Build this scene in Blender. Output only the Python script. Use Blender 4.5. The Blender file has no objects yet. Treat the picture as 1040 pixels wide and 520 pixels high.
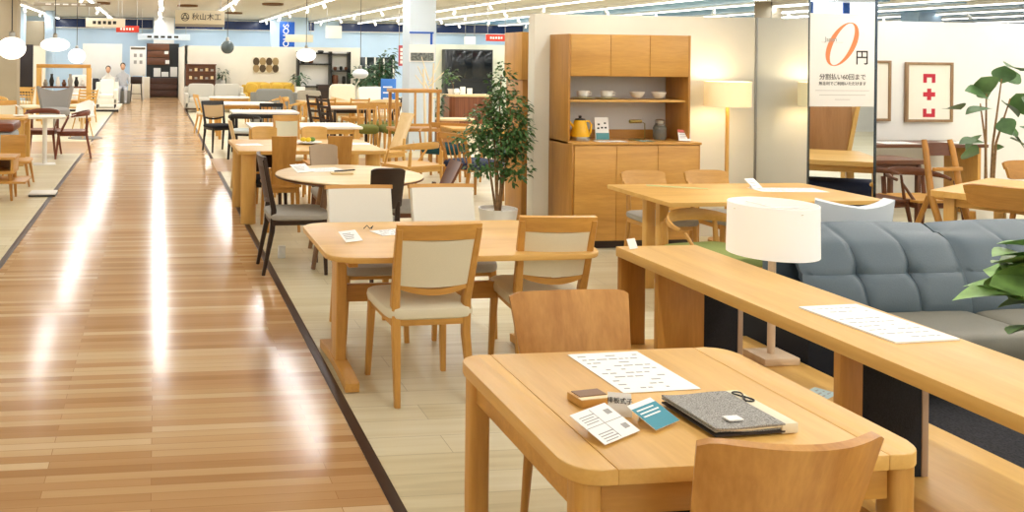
import bpy, bmesh, math, random
from mathutils import Vector, Matrix
from math import pi, sin, cos, radians
random.seed(7)
C = bpy.context.scene.collection
sc = bpy.context.scene

# ------------------------------------------------------------------ camera
EYE = 1.65; FPX = 900.0; PCX = 277.0; PCY = 56.4; ROLL = 0.0115; YAW = radians(7.5)
cd = bpy.data.cameras.new('camera'); cam = bpy.data.objects.new('camera', cd); C.objects.link(cam)
cam.location = (0, 0, EYE)
cam.rotation_mode = 'QUATERNION'
cam.rotation_quaternion = (Matrix.Rotation(-YAW, 4, 'Z') @ Matrix.Rotation(pi/2, 4, 'X') @ Matrix.Rotation(ROLL, 4, 'Z')).to_quaternion()
cd.sensor_width = 36; cd.lens = FPX/1040*36
cd.shift_x = (520-PCX)/1040; cd.shift_y = -(260-PCY)/1040
cd.clip_end = 200; cd.clip_start = 0.05
sc.camera = cam
sc.view_settings.view_transform = 'Standard'; sc.view_settings.look = 'None'
sc.view_settings.exposure = 0.36; sc.view_settings.gamma = 1
sc.view_settings.use_curve_mapping = False

def ray(px, py):
    dx = px-PCX; dy = PCY-py; c, s = cos(ROLL), sin(ROLL)
    a = dx*c-dy*s; b = dx*s+dy*c
    return (sin(YAW)*FPX+cos(YAW)*a, cos(YAW)*FPX-sin(YAW)*a, b)
def gp(px, py, h=0.0):            # place on the horizontal level h seen at a photo point
    r = ray(px, py); t = (h-EYE)/r[2]; return (r[0]*t, r[1]*t)
def yp(px, py, Y):                # x and height on the wall plane at depth Y
    r = ray(px, py); t = Y/r[1]; return (r[0]*t, EYE+r[2]*t)

# ------------------------------------------------------------------ world and lights
w = bpy.data.worlds.new('world'); sc.world = w; w.use_nodes = True
w.node_tree.nodes['Background'].inputs[0].default_value = (0.95, 0.97, 1, 1)
w.node_tree.nodes['Background'].inputs[1].default_value = 0.6
CEIL = 3.1
TRACKS = [-9.9, -7.8, -5.8, -3.8, -1.7, 0.12, 1.95, 4.15, 6.4, 8.2, 9.9, 11.9, 14.2, 16.9, 18.9]
TRACK_ON = {-7.8, -5.8, -3.8, -1.7, 0.12, 1.95, 4.15, 6.4, 8.2, 9.9, 11.9, 14.2}
for i, tx in enumerate(TRACKS):
    if tx in TRACK_ON:
        l = bpy.data.lights.new('track_tube_light', 'AREA'); l.shape = 'RECTANGLE'
        near = tx in (.12, -1.7); l.size = 0.07; l.size_y = 22.5 if near else 40; l.energy = 120 if near else 232
        l.color = (0.965, 0.985, 1.0)
        o = bpy.data.objects.new('track_tube_light', l); C.objects.link(o)
        o.location = (tx, 24.2 if near else 15.5, CEIL-0.125)

# ------------------------------------------------------------------ materials
def lin(h):
    h = h.lstrip('#'); v = [int(h[i:i+2], 16)/255 for i in (0, 2, 4)]
    return tuple((c/12.92 if c <= .04045 else ((c+.055)/1.055)**2.4) for c in v)+(1,)
MC = {}
def base(name):
    m = bpy.data.materials.new(name); m.use_nodes = True; nt = m.node_tree
    return m, nt, nt.nodes['Principled BSDF']
def plain(name, hx, rough=.5, metal=0, emit=None, es=0, spec=.5, trans=0, ior=1.45, bump=0, bscale=80, var=0):
    if name in MC: return MC[name]
    m, nt, b = base(name)
    b.inputs['Base Color'].default_value = lin(hx); b.inputs['Roughness'].default_value = rough
    b.inputs['Metallic'].default_value = metal; b.inputs['Specular IOR Level'].default_value = spec
    b.inputs['Transmission Weight'].default_value = trans; b.inputs['IOR'].default_value = ior
    tc = nt.nodes.new('ShaderNodeTexCoord'); n = nt.nodes.new('ShaderNodeTexNoise')
    n.inputs['Scale'].default_value = bscale; n.inputs['Detail'].default_value = 3
    nt.links.new(tc.outputs['Object'], n.inputs['Vector'])
    if var:
        cr = nt.nodes.new('ShaderNodeValToRGB'); c = lin(hx)
        cr.color_ramp.elements[0].position = .3; cr.color_ramp.elements[1].position = .7
        cr.color_ramp.elements[0].color = tuple(x*(1-var) for x in c[:3])+(1,)
        cr.color_ramp.elements[1].color = tuple(min(1, x*(1+var)) for x in c[:3])+(1,)
        nt.links.new(n.outputs['Fac'], cr.inputs['Fac']); nt.links.new(cr.outputs['Color'], b.inputs['Base Color'])
    if bump:
        bp = nt.nodes.new('ShaderNodeBump'); bp.inputs['Strength'].default_value = bump; bp.inputs['Distance'].default_value = .003
        nt.links.new(n.outputs['Fac'], bp.inputs['Height']); nt.links.new(bp.outputs['Normal'], b.inputs['Normal'])
    if emit:
        b.inputs['Emission Color'].default_value = lin(emit); b.inputs['Emission Strength'].default_value = es
    MC[name] = m; return m
def wood(name, h1, h2, axis='x', scale=7, rough=.38, stretch=.1, figure=.35, coat=0):
    key = name+axis
    if key in MC: return MC[key]
    m, nt, b = base(key)
    tc = nt.nodes.new('ShaderNodeTexCoord'); mp = nt.nodes.new('ShaderNodeMapping')
    s = [1, 1, 1]; s['xyz'.index(axis)] = stretch
    mp.inputs['Scale'].default_value = s
    n = nt.nodes.new('ShaderNodeTexNoise'); n.inputs['Scale'].default_value = scale
    n.inputs['Detail'].default_value = 7; n.inputs['Roughness'].default_value = .62; n.inputs['Distortion'].default_value = figure*2
    n2 = nt.nodes.new('ShaderNodeTexNoise'); n2.inputs['Scale'].default_value = scale*14; n2.inputs['Detail'].default_value = 3
    mx = nt.nodes.new('ShaderNodeMath'); mx.operation = 'MULTIPLY_ADD'; mx.inputs[1].default_value = .28
    cr = nt.nodes.new('ShaderNodeValToRGB')
    cr.color_ramp.elements[0].position = .42; cr.color_ramp.elements[1].position = .82
    cr.color_ramp.elements[0].color = lin(h1); cr.color_ramp.elements[1].color = lin(h2)
    L = nt.links.new
    L(tc.outputs['Object'], mp.inputs['Vector']); L(mp.outputs['Vector'], n.inputs['Vector']); L(mp.outputs['Vector'], n2.inputs['Vector'])
    L(n2.outputs['Fac'], mx.inputs[0]); L(n.outputs['Fac'], mx.inputs[2]); L(mx.outputs[0], cr.inputs['Fac'])
    L(cr.outputs['Color'], b.inputs['Base Color'])
    bp = nt.nodes.new('ShaderNodeBump'); bp.inputs['Strength'].default_value = .08; bp.inputs['Distance'].default_value = .002
    L(n2.outputs['Fac'], bp.inputs['Height']); L(bp.outputs['Normal'], b.inputs['Normal'])
    b.inputs['Roughness'].default_value = rough
    b.inputs['Coat Weight'].default_value = coat
    MC[key] = m; return m
def planks(name, cols, bw, rh, rough, mortar, gap=.0012, nscale=5, spec=.5, soft=.25, coat=0):
    m, nt, b = base(name); L = nt.links.new
    tc = nt.nodes.new('ShaderNodeTexCoord')
    br = nt.nodes.new('ShaderNodeTexBrick'); br.offset = .37; br.offset_frequency = 2
    br.inputs['Scale'].default_value = 1; br.inputs['Brick Width'].default_value = bw; br.inputs['Row Height'].default_value = rh
    br.inputs['Mortar Size'].default_value = gap; br.inputs['Mortar Smooth'].default_value = .3
    br.inputs['Color1'].default_value = (0, 0, 0, 1); br.inputs['Color2'].default_value = (1, 1, 1, 1); br.inputs['Mortar'].default_value = (.5, .5, .5, 1)
    L(tc.outputs['Object'], br.inputs['Vector'])
    mp = nt.nodes.new('ShaderNodeMapping'); mp.inputs['Scale'].default_value = (.35, 6, 1)
    n = nt.nodes.new('ShaderNodeTexNoise'); n.inputs['Scale'].default_value = nscale; n.inputs['Detail'].default_value = 5; n.inputs['Distortion'].default_value = .5
    L(tc.outputs['Object'], mp.inputs['Vector']); L(mp.outputs['Vector'], n.inputs['Vector'])
    mix = nt.nodes.new('ShaderNodeMix'); mix.data_type = 'FLOAT'; mix.inputs[0].default_value = 1-soft
    L(br.outputs['Color'], mix.inputs[2]); L(n.outputs['Fac'], mix.inputs[3])
    cr = nt.nodes.new('ShaderNodeValToRGB')
    els = cr.color_ramp.elements
    els[0].position = .12; els[0].color = lin(cols[0]); els[1].position = .85; els[1].color = lin(cols[-1])
    for i, c in enumerate(cols[1:-1]):
        e = els.new(.12+.73*(i+1)/(len(cols)-1)); e.color = lin(c)
    L(mix.outputs[0], cr.inputs['Fac'])
    mc = nt.nodes.new('ShaderNodeMix'); mc.data_type = 'RGBA'
    L(br.outputs['Fac'], mc.inputs[0]); L(cr.outputs['Color'], mc.inputs[6]); mc.inputs[7].default_value = lin(mortar)
    L(mc.outputs[2], b.inputs['Base Color'])
    b.inputs['Roughness'].default_value = rough; b.inputs['Specular IOR Level'].default_value = spec
    b.inputs['Coat Weight'].default_value = coat; b.inputs['Coat Roughness'].default_value = .08
    return m

OAK = lambda a='x': wood('oak', '#DEA856', '#C08A41', a)
OAKL = lambda a='x': wood('light_oak', '#E8BA6A', '#D3A153', a)
OAKD = lambda a='x': wood('amber_oak', '#CC9446', '#AA742F', a)
PLY = lambda a='z': wood('figured_oak', '#DCA356', '#B47935', a, scale=5, stretch=.12, figure=.6)
PALE = lambda a='x': wood('pale_ash', '#EFD6A4', '#DDBE86', a)
WAL = lambda a='x': wood('walnut', '#7A4A2C', '#55301B', a)
MAH = lambda a='x': wood('red_walnut', '#8A4A30', '#5E2E1D', a)
DRK = lambda a='x': wood('dark_wood', '#3A2418', '#24150E', a)
BLACKW = lambda a='x': wood('black_wood', '#262322', '#151312', a)
CREAM = plain('cream_upholstery', '#E9E0C4', .8, bump=.3, bscale=300, var=.03)
WHITEU = plain('white_upholstery', '#F3EFE2', .8, bump=.2, bscale=300, var=.02)
GREYU = plain('grey_upholstery', '#A9A398', .9, bump=.3, bscale=250, var=.06)
GREY2 = plain('mid_grey_upholstery', '#8B8B84', .9, bump=.3, bscale=250, var=.06)
TAUPE = plain('taupe_upholstery', '#B59F86', .9, bump=.3, bscale=250, var=.05)
NAVY = plain('navy_upholstery', '#27304A', .9, bump=.3, bscale=250, var=.1)
TEAL = plain('teal_upholstery', '#17424A', .9, bump=.3, bscale=250, var=.1)
OLIVE = plain('olive_upholstery', '#6E7030', .9, bump=.3, bscale=250, var=.1)
GREENU = plain('green_upholstery', '#8F9A56', .9, bump=.3, bscale=250, var=.06)
YELU = plain('mustard_upholstery', '#D9B24C', .9, bump=.3, bscale=250, var=.06)
SOFA = plain('slate_leather', '#53616A', .36, bump=.25, bscale=160, var=.05)
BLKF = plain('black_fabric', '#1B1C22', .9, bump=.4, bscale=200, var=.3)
WHT = plain('white_paint', '#F4F2EC', .5)
PAPER = plain('paper', '#FAF9F5', .6)
INK = plain('ink', '#33312F', .7)
GREYINK = plain('grey_ink', '#A9A7A3', .7)
RED = plain('red_print', '#D8402E', .5)
MET = plain('steel', '#B9B7B2', .28, metal=1)
BLKM = plain('black_metal', '#1E1D1C', .4)
LEAF = plain('leaf', '#4C6F3A', .45, bscale=9, var=.45)
LEAFD = plain('dark_leaf', '#2F5233', .45, bscale=9, var=.4)
LEAFP = plain('pale_leaf', '#7FA35C', .4, bscale=12, var=.35)
BARK = plain('bark', '#8A6A45', .8, bscale=40, var=.25)
SOIL = plain('soil', '#3A2A20', .95, bscale=60, var=.4)
POTW = plain('white_pot', '#EFECE4', .35)
def mirror_mat():
    return plain('mirror', '#E4EAF0', .015, metal=1)

# ------------------------------------------------------------------ mesh helpers
def BM(): return bmesh.new()
def bx(bm, x0, x1, y0, y1, z0, z1, bev=0, M=None, seg=2):
    r = bmesh.ops.create_cube(bm, size=1)
    vs = r['verts']
    for v in vs:
        v.co = Vector(((x0+x1)/2+v.co.x*(x1-x0), (y0+y1)/2+v.co.y*(y1-y0), (z0+z1)/2+v.co.z*(z1-z0)))
    if bev:
        es = list({e for v in vs for e in v.link_edges})
        rr = bmesh.ops.bevel(bm, geom=es, offset=bev, segments=seg, affect='EDGES', profile=.5)
        vs = list({v for f in rr['faces'] for v in f.verts} | {v for v in vs if v.is_valid})
    if M is not None:
        for v in vs: v.co = M @ v.co
    return vs
def frame_of(d):
    d = d.normalized(); up = Vector((0, 0, 1)) if abs(d.z) < .9 else Vector((0, 1, 0))
    a = d.cross(up).normalized(); b = a.cross(d).normalized()
    return a, b
def tube(bm, pts, rad, n=8, ry=None, sq=1.0, up=None):
    pts = [Vector(p) for p in pts]
    if not hasattr(rad, '__len__'): rad = [rad]*len(pts)
    if ry is None: ry = rad
    elif not hasattr(ry, '__len__'): ry = [ry]*len(pts)
    rings = []
    for i, p in enumerate(pts):
        d = (pts[min(i+1, len(pts)-1)]-pts[max(i-1, 0)])
        if up is not None:
            dd = d.normalized(); a = dd.cross(Vector(up)).normalized(); b = a.cross(dd).normalized()
        else: a, b = frame_of(d)
        ring = []
        for k in range(n):
            t = 2*pi*(k+.5)/n
            c, s = cos(t), sin(t)
            if sq != 1.0:
                c = math.copysign(abs(c)**sq, c); s = math.copysign(abs(s)**sq, s)
            ring.append(bm.verts.new(p+a*c*rad[i]+b*s*ry[i]))
        rings.append(ring)
    for i in range(len(rings)-1):
        for k in range(n):
            bm.faces.new((rings[i][k], rings[i][(k+1) % n], rings[i+1][(k+1) % n], rings[i+1][k]))
    bm.faces.new(rings[0][::-1]); bm.faces.new(rings[-1])
def bar(bm, p0, p1, w0, d0, w1=None, d1=None, up=None):
    w1 = w0 if w1 is None else w1; d1 = d0 if d1 is None else d1
    tube(bm, [p0, p1], [w0*.707, w1*.707], 4, [d0*.707, d1*.707], up=up)
def lathe(bm, prof, n=24, c=(0, 0, 0), cap=True):
    rings = []
    for r, z in prof:
        rings.append([bm.verts.new((c[0]+r*cos(2*pi*k/n), c[1]+r*sin(2*pi*k/n), c[2]+z)) for k in range(n)])
    for i in range(len(rings)-1):
        for k in range(n):
            bm.faces.new((rings[i][k], rings[i][(k+1) % n], rings[i+1][(k+1) % n], rings[i+1][k]))
    if cap:
        bm.faces.new(rings[0][::-1]); bm.faces.new(rings[-1])
def slab(bm, pts, z0, z1, bev=0, M=None):
    a = [bm.verts.new((x, y, z0)) for x, y in pts]; b = [bm.verts.new((x, y, z1)) for x, y in pts]
    n = len(pts); fs = [bm.faces.new(a[::-1]), bm.faces.new(b)]
    for i in range(n): bm.faces.new((a[i], a[(i+1) % n], b[(i+1) % n], b[i]))
    vs = a+b
    if bev:
        es = list({e for f in fs for e in f.edges})
        r = bmesh.ops.bevel(bm, geom=es, offset=bev, segments=3, affect='EDGES', profile=.5)
        vs = list({v for f in r['faces'] for v in f.verts} | {v for v in vs if v.is_valid})
    if M is not None:
        for v in vs: v.co = M @ v.co
def rrect(x0, x1, y0, y1, r, n=6):
    out = []
    for cx, cy, a in ((x1-r, y0+r, -pi/2), (x1-r, y1-r, 0), (x0+r, y1-r, pi/2), (x0+r, y0+r, pi)):
        for k in range(n+1):
            t = a+pi/2*k/n; out.append((cx+r*cos(t), cy+r*sin(t)))
    return out
def sheet(bm, f, nu, nv, th, closed=True):
    P = [[Vector(f(i/nu, j/nv)) for j in range(nv+1)] for i in range(nu+1)]
    def nrm(i, j):
        a = P[min(i+1, nu)][j]-P[max(i-1, 0)][j]; b = P[i][min(j+1, nv)]-P[i][max(j-1, 0)]
        v = a.cross(b); return v.normalized() if v.length > 1e-9 else Vector((0, 0, 1))
    A = [[bm.verts.new(P[i][j]+nrm(i, j)*th/2) for j in range(nv+1)] for i in range(nu+1)]
    B = [[bm.verts.new(P[i][j]-nrm(i, j)*th/2) for j in range(nv+1)] for i in range(nu+1)]
    for i in range(nu):
        for j in range(nv):
            bm.faces.new((A[i][j], A[i+1][j], A[i+1][j+1], A[i][j+1]))
            bm.faces.new((B[i][j], B[i][j+1], B[i+1][j+1], B[i+1][j]))
    for i in range(nu):
        bm.faces.new((A[i][0], B[i][0], B[i+1][0], A[i+1][0])); bm.faces.new((A[i][nv], A[i+1][nv], B[i+1][nv], B[i][nv]))
    for j in range(nv):
        bm.faces.new((A[0][j], A[0][j+1], B[0][j+1], B[0][j])); bm.faces.new((A[nu][j], B[nu][j], B[nu][j+1], A[nu][j+1]))
def sell(bm, c, s, e1=.35, e2=.5, nu=28, nv=12, M=None):     # superellipsoid cushion
    def pw(v, e): return math.copysign(abs(v)**e, v)
    rings = []
    for j in range(1, nv):
        v = -pi/2+pi*j/nv; ring = []
        for i in range(nu):
            u = 2*pi*i/nu
            p = Vector((s[0]/2*pw(cos(v), e2)*pw(cos(u), e1), s[1]/2*pw(cos(v), e2)*pw(sin(u), e1), s[2]/2*pw(sin(v), e2)))
            if M is not None: p = M @ p
            ring.append(bm.verts.new(p+Vector(c)))
        rings.append(ring)
    for j in range(len(rings)-1):
        for k in range(nu):
            bm.faces.new((rings[j][k], rings[j][(k+1) % nu], rings[j+1][(k+1) % nu], rings[j+1][k]))
    bm.faces.new(rings[0][::-1]); bm.faces.new(rings[-1])
def leaf(bm, p, d, L, W, droop=.3, roll=0, n=3):
    p = Vector(p); d = Vector(d).normalized(); s = d.cross(Vector((0, 0, 1)))
    if s.length < .05: s = Vector((1, 0, 0))
    s = Matrix.Rotation(roll, 3, d) @ s.normalized(); up = s.cross(d).normalized()
    prev = None; first = bm.verts.new(p)
    for k in range(1, n+1):
        t = k/(n+1); c = p+d*L*t-up*0+Vector((0, 0, -droop*L*t*t)); wd = W/2*sin(pi*min(1, t**.85))
        a = bm.verts.new(c+s*wd+up*wd*.25); m = bm.verts.new(c); b = bm.verts.new(c-s*wd+up*wd*.25)
        if prev is None: bm.faces.new((first, a, m)); bm.faces.new((first, m, b))
        else:
            bm.faces.new((prev[0], a, m, prev[1])); bm.faces.new((prev[1], m, b, prev[2]))
        prev = (a, m, b)
    tip = bm.verts.new(p+d*L+Vector((0, 0, -droop*L)))
    bm.faces.new((prev[0], tip, prev[1])); bm.faces.new((prev[1], tip, prev[2]))
def obj(name, bm, m, parent=None, smooth=None, label=None):
    bmesh.ops.recalc_face_normals(bm, faces=bm.faces) if not name.startswith(('foliage', 'leaves')) else None
    me = bpy.data.meshes.new(name); bm.to_mesh(me); bm.free()
    me.materials.append(m)
    if smooth is not False:
        for p in me.polygons: p.use_smooth = True
        try: me.set_sharp_from_angle(angle=radians(38 if smooth is None else smooth))
        except Exception: pass
    o = bpy.data.objects.new(name, me); C.objects.link(o)
    if parent is not None: o.parent = parent
    if label: o['label'] = label
    return o
def thing(name, label, cat, loc=(0, 0, 0), rz=0, group=None):
    o = bpy.data.objects.new(name, None); C.objects.link(o); o.empty_display_size = .1
    if len(loc) == 2: loc = (loc[0], loc[1], 0)
    o.location = loc; o.rotation_euler = (0, 0, rz); o['label'] = label; o['category'] = cat
    if group: o['group'] = group
    return o
def tag(o, label, cat, group=None, loc=None, rz=None):
    o['label'] = label; o['category'] = cat
    if group: o['group'] = group
    if loc is not None: o.location = loc if len(loc) == 3 else (loc[0], loc[1], 0)
    if rz is not None: o.rotation_euler = (0, 0, rz)
    return o
def struct(name, bm, m, parent=None, smooth=None):
    o = obj(name, bm, m, parent, smooth)
    if parent is None: o['kind'] = 'structure'
    return o
def dup(root, loc, rz=None, label=None, group=None):
    r = root.copy(); C.objects.link(r); r.location = loc if len(loc) == 3 else (loc[0], loc[1], 0)
    if rz is not None: r.rotation_euler = (0, 0, rz)
    if label: r['label'] = label
    if group: r['group'] = group
    for ch in list(root.children):
        c = ch.copy(); C.objects.link(c); c.parent = r
        for g in ch.children:
            d = g.copy(); C.objects.link(d); d.parent = c
    return r
def text(name, s, size, m, parent, loc, rot=(pi/2, 0, 0), ex=.0008, sx=1, align='CENTER', shear=0, bold=0):
    cu = bpy.data.curves.new(name, 'FONT'); cu.body = s; cu.size = size; cu.extrude = ex
    cu.align_x = align; cu.align_y = 'CENTER'; cu.shear = shear; cu.offset = bold
    t = bpy.data.objects.new(name, cu); C.objects.link(t)
    dg = bpy.context.evaluated_depsgraph_get(); me = bpy.data.meshes.new_from_object(t.evaluated_get(dg))
    bpy.data.objects.remove(t); bpy.data.curves.remove(cu)
    me.materials.clear(); me.materials.append(m)
    o = bpy.data.objects.new(name, me); C.objects.link(o); o.parent = parent
    o.location = loc; o.rotation_euler = rot; o.scale = (sx, 1, 1)
    return o

# ------------------------------------------------------------------ the room
AISLE = planks('aisle_planks', ['#B08355', '#C09566', '#CCA678', '#DABC93'], 1.1, .06, .17, '#A87A4C', gap=.0015, nscale=4, soft=.75, spec=.38)
CROSS = planks('cross_planks', ['#A07C55', '#B8946A', '#C6A47A'], .9, .075, .3, '#8A6A45')
PALEF = planks('pale_oak_planks', ['#C4B68E', '#D9CCA6', '#E4DABA', '#EDE5CB'], 1.25, .17, .33, '#B2A47E', gap=.0016, nscale=4, soft=.3)
STRIP = plain('dark_strip', '#3B261B', .4)
XL, XR, YB, YF = -12.5, 38.0, -5.0, 36.0
def plane(name, m, x0, x1, y0, y1, z0=-.05, z1=0):
    b = BM(); bx(b, x0, x1, y0, y1, z0, z1); return struct(name, b, m, smooth=False)
AX0, AX1 = -1.155, .872
plane('floor', AISLE, AX0, AX1, YB, YF)
plane('floor_right', PALEF, AX1, XR, YB, 12.5); plane('floor_crossing', CROSS, AX1, XR, 12.5, 14.1); plane('floor_right_far', PALEF, AX1, XR, 14.1, YF)
plane('floor_left', PALEF, XL, AX0, YB, 14.9); plane('floor_left_crossing', CROSS, XL, AX0, 14.9, 16.9); plane('floor_left_far', PALEF, XL, AX0, 16.9, YF)
n = 1
for x0, x1, y0, y1 in ((AX1, AX1+.05, YB, 12.5), (AX1, AX1+.05, 14.1, 33), (AX0-.05, AX0, YB, 14.9), (AX0-.05, AX0, 16.9, 31)):
    b = BM(); bx(b, x0, x1, y0, y1, 0, .004, .0015); struct('trim_%d' % n, b, STRIP); n += 1
CEILM = plain('ceiling_board', '#CDC6BA', .8, bscale=3, var=.03)
WALLC = plain('cream_wall', '#ECE6D6', .7, bscale=4, var=.015)
WALLW = plain('white_wall', '#EFEDE8', .7, bscale=4, var=.015)
WALLG = plain('sage_wall', '#DFE3D0', .7, bscale=4, var=.015)
BLUEW = plain('pale_blue_wall', '#C3DBF3', .7, bscale=2, var=.02)
TANW = plain('tan_wall', '#A79A82', .8, bscale=2, var=.03)
plane('ceiling', CEILM, XL, XR, YB, YF, CEIL, CEIL+.1)
plane('wall_far', BLUEW, XL, XR, YF, YF+.1, 0, CEIL)
plane('wall_left', TANW, XL-.1, XL, YB, YF, 0, CEIL)
plane('wall_right', WALLW, XR, XR+.1, YB, YF, 0, CEIL)
plane('wall_behind', WALLW, XL, XR, YB-.1, YB, 0, CEIL)

# partition walls in the showroom
def wallseg(name, m, x0, x1, y0, y1, h):
    b = BM(); bx(b, x0, x1, y0, y1, 0, h, .004); return struct(name, b, m)
wallseg('wall_partition', WALLC, 3.43, 5.62, 7.72, 7.86, 2.06)
wallseg('wall_back_right', WALLW, 5.7, 15.5, 9.05, 9.17, 2.12)
# panel seam
b = BM(); bx(b, 5.62, 5.63, 7.71, 7.72, 0, 2.06); struct('trim_5', b, MET)

# mirrored square column
b = BM(); bx(b, 5.645, 6.27, 7.05, 7.75, 0, CEIL); col = struct('column_mirrored', b, plain('column_core', '#8f8a80', .6))
b = BM(); bx(b, 5.645, 6.275, 7.036, 7.046, .02, CEIL-.01); struct('mirror_front', b, mirror_mat(), col, False)
b = BM(); bx(b, 5.63, 5.64, 7.04, 7.75, .02, CEIL-.01); struct('mirror_side', b, mirror_mat(), col, False)
b = BM()
for xx in (5.628, 6.272): bx(b, xx, xx+.014, 7.028, 7.042, 0, CEIL)
struct('edge_strip', b, plain('blue_steel', '#5E6B78', .25, metal=1), col)

# ------------------------------------------------------------------ furniture builders
def chair(label, loc, rz=0, group=None, w=.45, d=.45, sh=.43, H=.84, wd=OAK, seatm=None, back='pad', backm=None,
          arms=False, rnd=False, splay=.015, lean=.09, name='dining_chair', cat='chair', lr=.018, pad=.05, stretch=False, top=None, bh=None):
    t = thing(name, label, cat, loc, rz, group)
    sq = 1.0 if rnd else .45
    seatm = seatm or CREAM; backm = backm or seatm
    tall = back in ('pad', 'fullpad', 'ladder', 'spindle', 'frame')
    for s in (-1, 1):
        b = BM(); x = s*(w/2-.03)
        tube(b, [(x+s*splay, d/2-.035+splay, 0), (x, d/2-.035, sh-.03)], [lr*.72, lr*1.1], 8, sq=sq); obj('leg', b, wd('z'), t)
        b = BM(); y = -d/2+.03
        if tall:
            pts = [(x*.9+s*splay, y-.05-splay, 0), (x*.92, y, sh-.12), (x*.94, y+.01, sh+.04), (x*1.0, y-lean*.55, (sh+H)/2+.05), (x*1.03, y-lean, H-.01)]
            tube(b, pts, [lr*.75, lr*1.1, lr*1.15, lr*.95, lr*.8], 8, sq=sq)
        else:
            zt = sh-.03 if back in ('none', 'shell') else sh+.16
            tube(b, [(x*.95+s*splay, y-.03-splay, 0), (x*.95, y, sh-.03), (x*.95, y-.02, zt+.001)], [lr*.75, lr*1.1, lr*.9], 8, sq=sq)
        obj('leg', b, wd('z'), t)
    if seatm in WOODS:
        b = BM(); sheet(b, lambda u, v: ((u-.5)*w, (v-.5)*d, sh-.01-.012*(1-(2*u-1)**2)*(1-(2*v-1)**2)), 8, 8, .022); obj('seat', b, seatm, t)
    else:
        b = BM(); sell(b, (0, .01, sh-pad*.25), (w+.01, d+.02, pad*1.5), .3, .55); obj('seat', b, seatm, t)
    b = BM()
    zz0, zz1 = sh-.075, sh-.025
    bx(b, -w/2+.04, w/2-.04, d/2-.055, d/2-.03, zz0, zz1, .003); bx(b, -w/2+.04, w/2-.04, -d/2+.02, -d/2+.04, zz0, zz1, .003)
    for s in (-1, 1): bx(b, s*(w/2-.03)-.01, s*(w/2-.03)+.01, -d/2+.03, d/2-.04, zz0, zz1, .003)
    obj('seat_frame', b, wd('x'), t)
    y0 = -d/2+.03
    def by(z): return y0+.01-lean*max(0, (z-sh-.04))/(H-sh-.05)
    if back == 'pad':
        z0, z1 = sh+.13, H-.06
        b = BM(); ww = w/2-.045
        sheet(b, lambda u, v: ((2*u-1)*ww*(1+.05*v), by(z0+(z1-z0)*v)-.022*(1-(2*u-1)**2), z0-.01*(1-(2*u-1)**2)+(z1-z0)*v), 10, 8, .03); obj('backrest', b, backm, t)
        b = BM(); cw = w/2-.012
        sheet(b, lambda u, v: ((2*u-1)*cw*1.0, by(H-.06+.07*v)-.026*(1-(2*u-1)**2), H-.065+.065*v+.012*(1-(2*u-1)**2)*v+.01*(2*u-1)**2*v), 12, 3, .024); obj('crest_rail', b, wd('x'), t)
        b = BM()
        sheet(b, lambda u, v: ((2*u-1)*(w/2-.05), by(z0)-.022*(1-(2*u-1)**2), z0-.045+.03*v+.03*((2*u-1)**2)-.008), 12, 2, .022); obj('lower_rail', b, wd('x'), t)
    elif back == 'fullpad':
        z0, z1 = sh+.08, H-.02
        b = BM(); sheet(b, lambda u, v: ((2*u-1)*(w/2+.002), by(z0+(z1-z0)*v)-.018*(1-(2*u-1)**2)+.012, z0+(z1-z0)*v), 10, 8, .035); obj('backrest', b, backm, t)
        b = BM(); sheet(b, lambda u, v: ((2*u-1)*(w/2+.015), by(H-.02+.022*v)-.02*(1-(2*u-1)**2)+.008, H-.02+.022*v), 12, 2, .03); obj('crest_rail', b, wd('x'), t)
    elif back == 'ladder':
        for k in range(4):
            b = BM(); z = sh+.12+(H-sh-.17)*k/3
            sheet(b, lambda u, v: ((2*u-1)*(w/2-.03), by(z)-.02*(1-(2*u-1)**2), z-.02+.04*v), 6, 1, .012); obj('back_rail', b, wd('x'), t)
    elif back in ('spindle', 'frame'):
        b = BM(); sheet(b, lambda u, v: ((2*u-1)*(w/2-.01), by(H-.04)-.02*(1-(2*u-1)**2), H-.07+.07*v), 8, 2, .02); obj('crest_rail', b, wd('x'), t)
        if back == 'spindle':
            for k in range(5):
                b = BM(); x = (k-2)*w/6.5; tube(b, [(x, y0+.01, sh-.02), (x, by(H-.06)-.015, H-.05)], .007, 6); obj('spindle', b, wd('z'), t)
    elif back == 'panel':
        zb = sh+.12 if bh is None else H-bh
        b = BM(); sheet(b, lambda u, v: ((2*u-1)*(w/2)*(1-.06*(1-v)), by(zb+(H-zb)*v)-.035*(1-(2*u-1)**2)+.01, zb+(H-zb)*v-.018*abs(2*u-1)**6*(1 if v > .5 else -1)), 14, 6, .018)
        obj('backrest', b, backm, t)
    elif back == 'plank':
        b = BM(); ww = w*.62
        sheet(b, lambda u, v: ((2*u-1)*ww/2*(1+.12*abs(2*v-1)), by(sh+(H-sh)*v)-.02*(1-(2*u-1)**2), sh-.04+(H-sh+.04)*v), 8, 10, .018); obj('backrest', b, backm, t)
    elif back == 'shell':
        b = BM(); zb = sh-.02
        sheet(b, lambda u, v: (w*.56*sin((u-.5)*3.2)*(1-.12*v*0), -d*.5*cos((u-.5)*3.2)*(1+.18*v)+.05, zb+(H-zb)*v*(.55+.45*cos((u-.5)*2.6))), 16, 6, .04); obj('backrest', b, backm, t)
    elif back == 'wrap':
        b = BM(); pts = []; n_ = 14
        for k in range(n_+1):
            a = -1.75+3.5*k/n_; pts.append((w*.56*sin(a), -d*.5*cos(a)-.02, H-.05-.05*(abs(a)/1.75)**2))
        tube(b, pts, [.011]*(n_+1), 8, [.014+.03*max(0, cos(-1.75+3.5*k/n_)) for k in range(n_+1)], up=(0, 0, 1)); obj('backrest', b, wd('x'), t)
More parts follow.
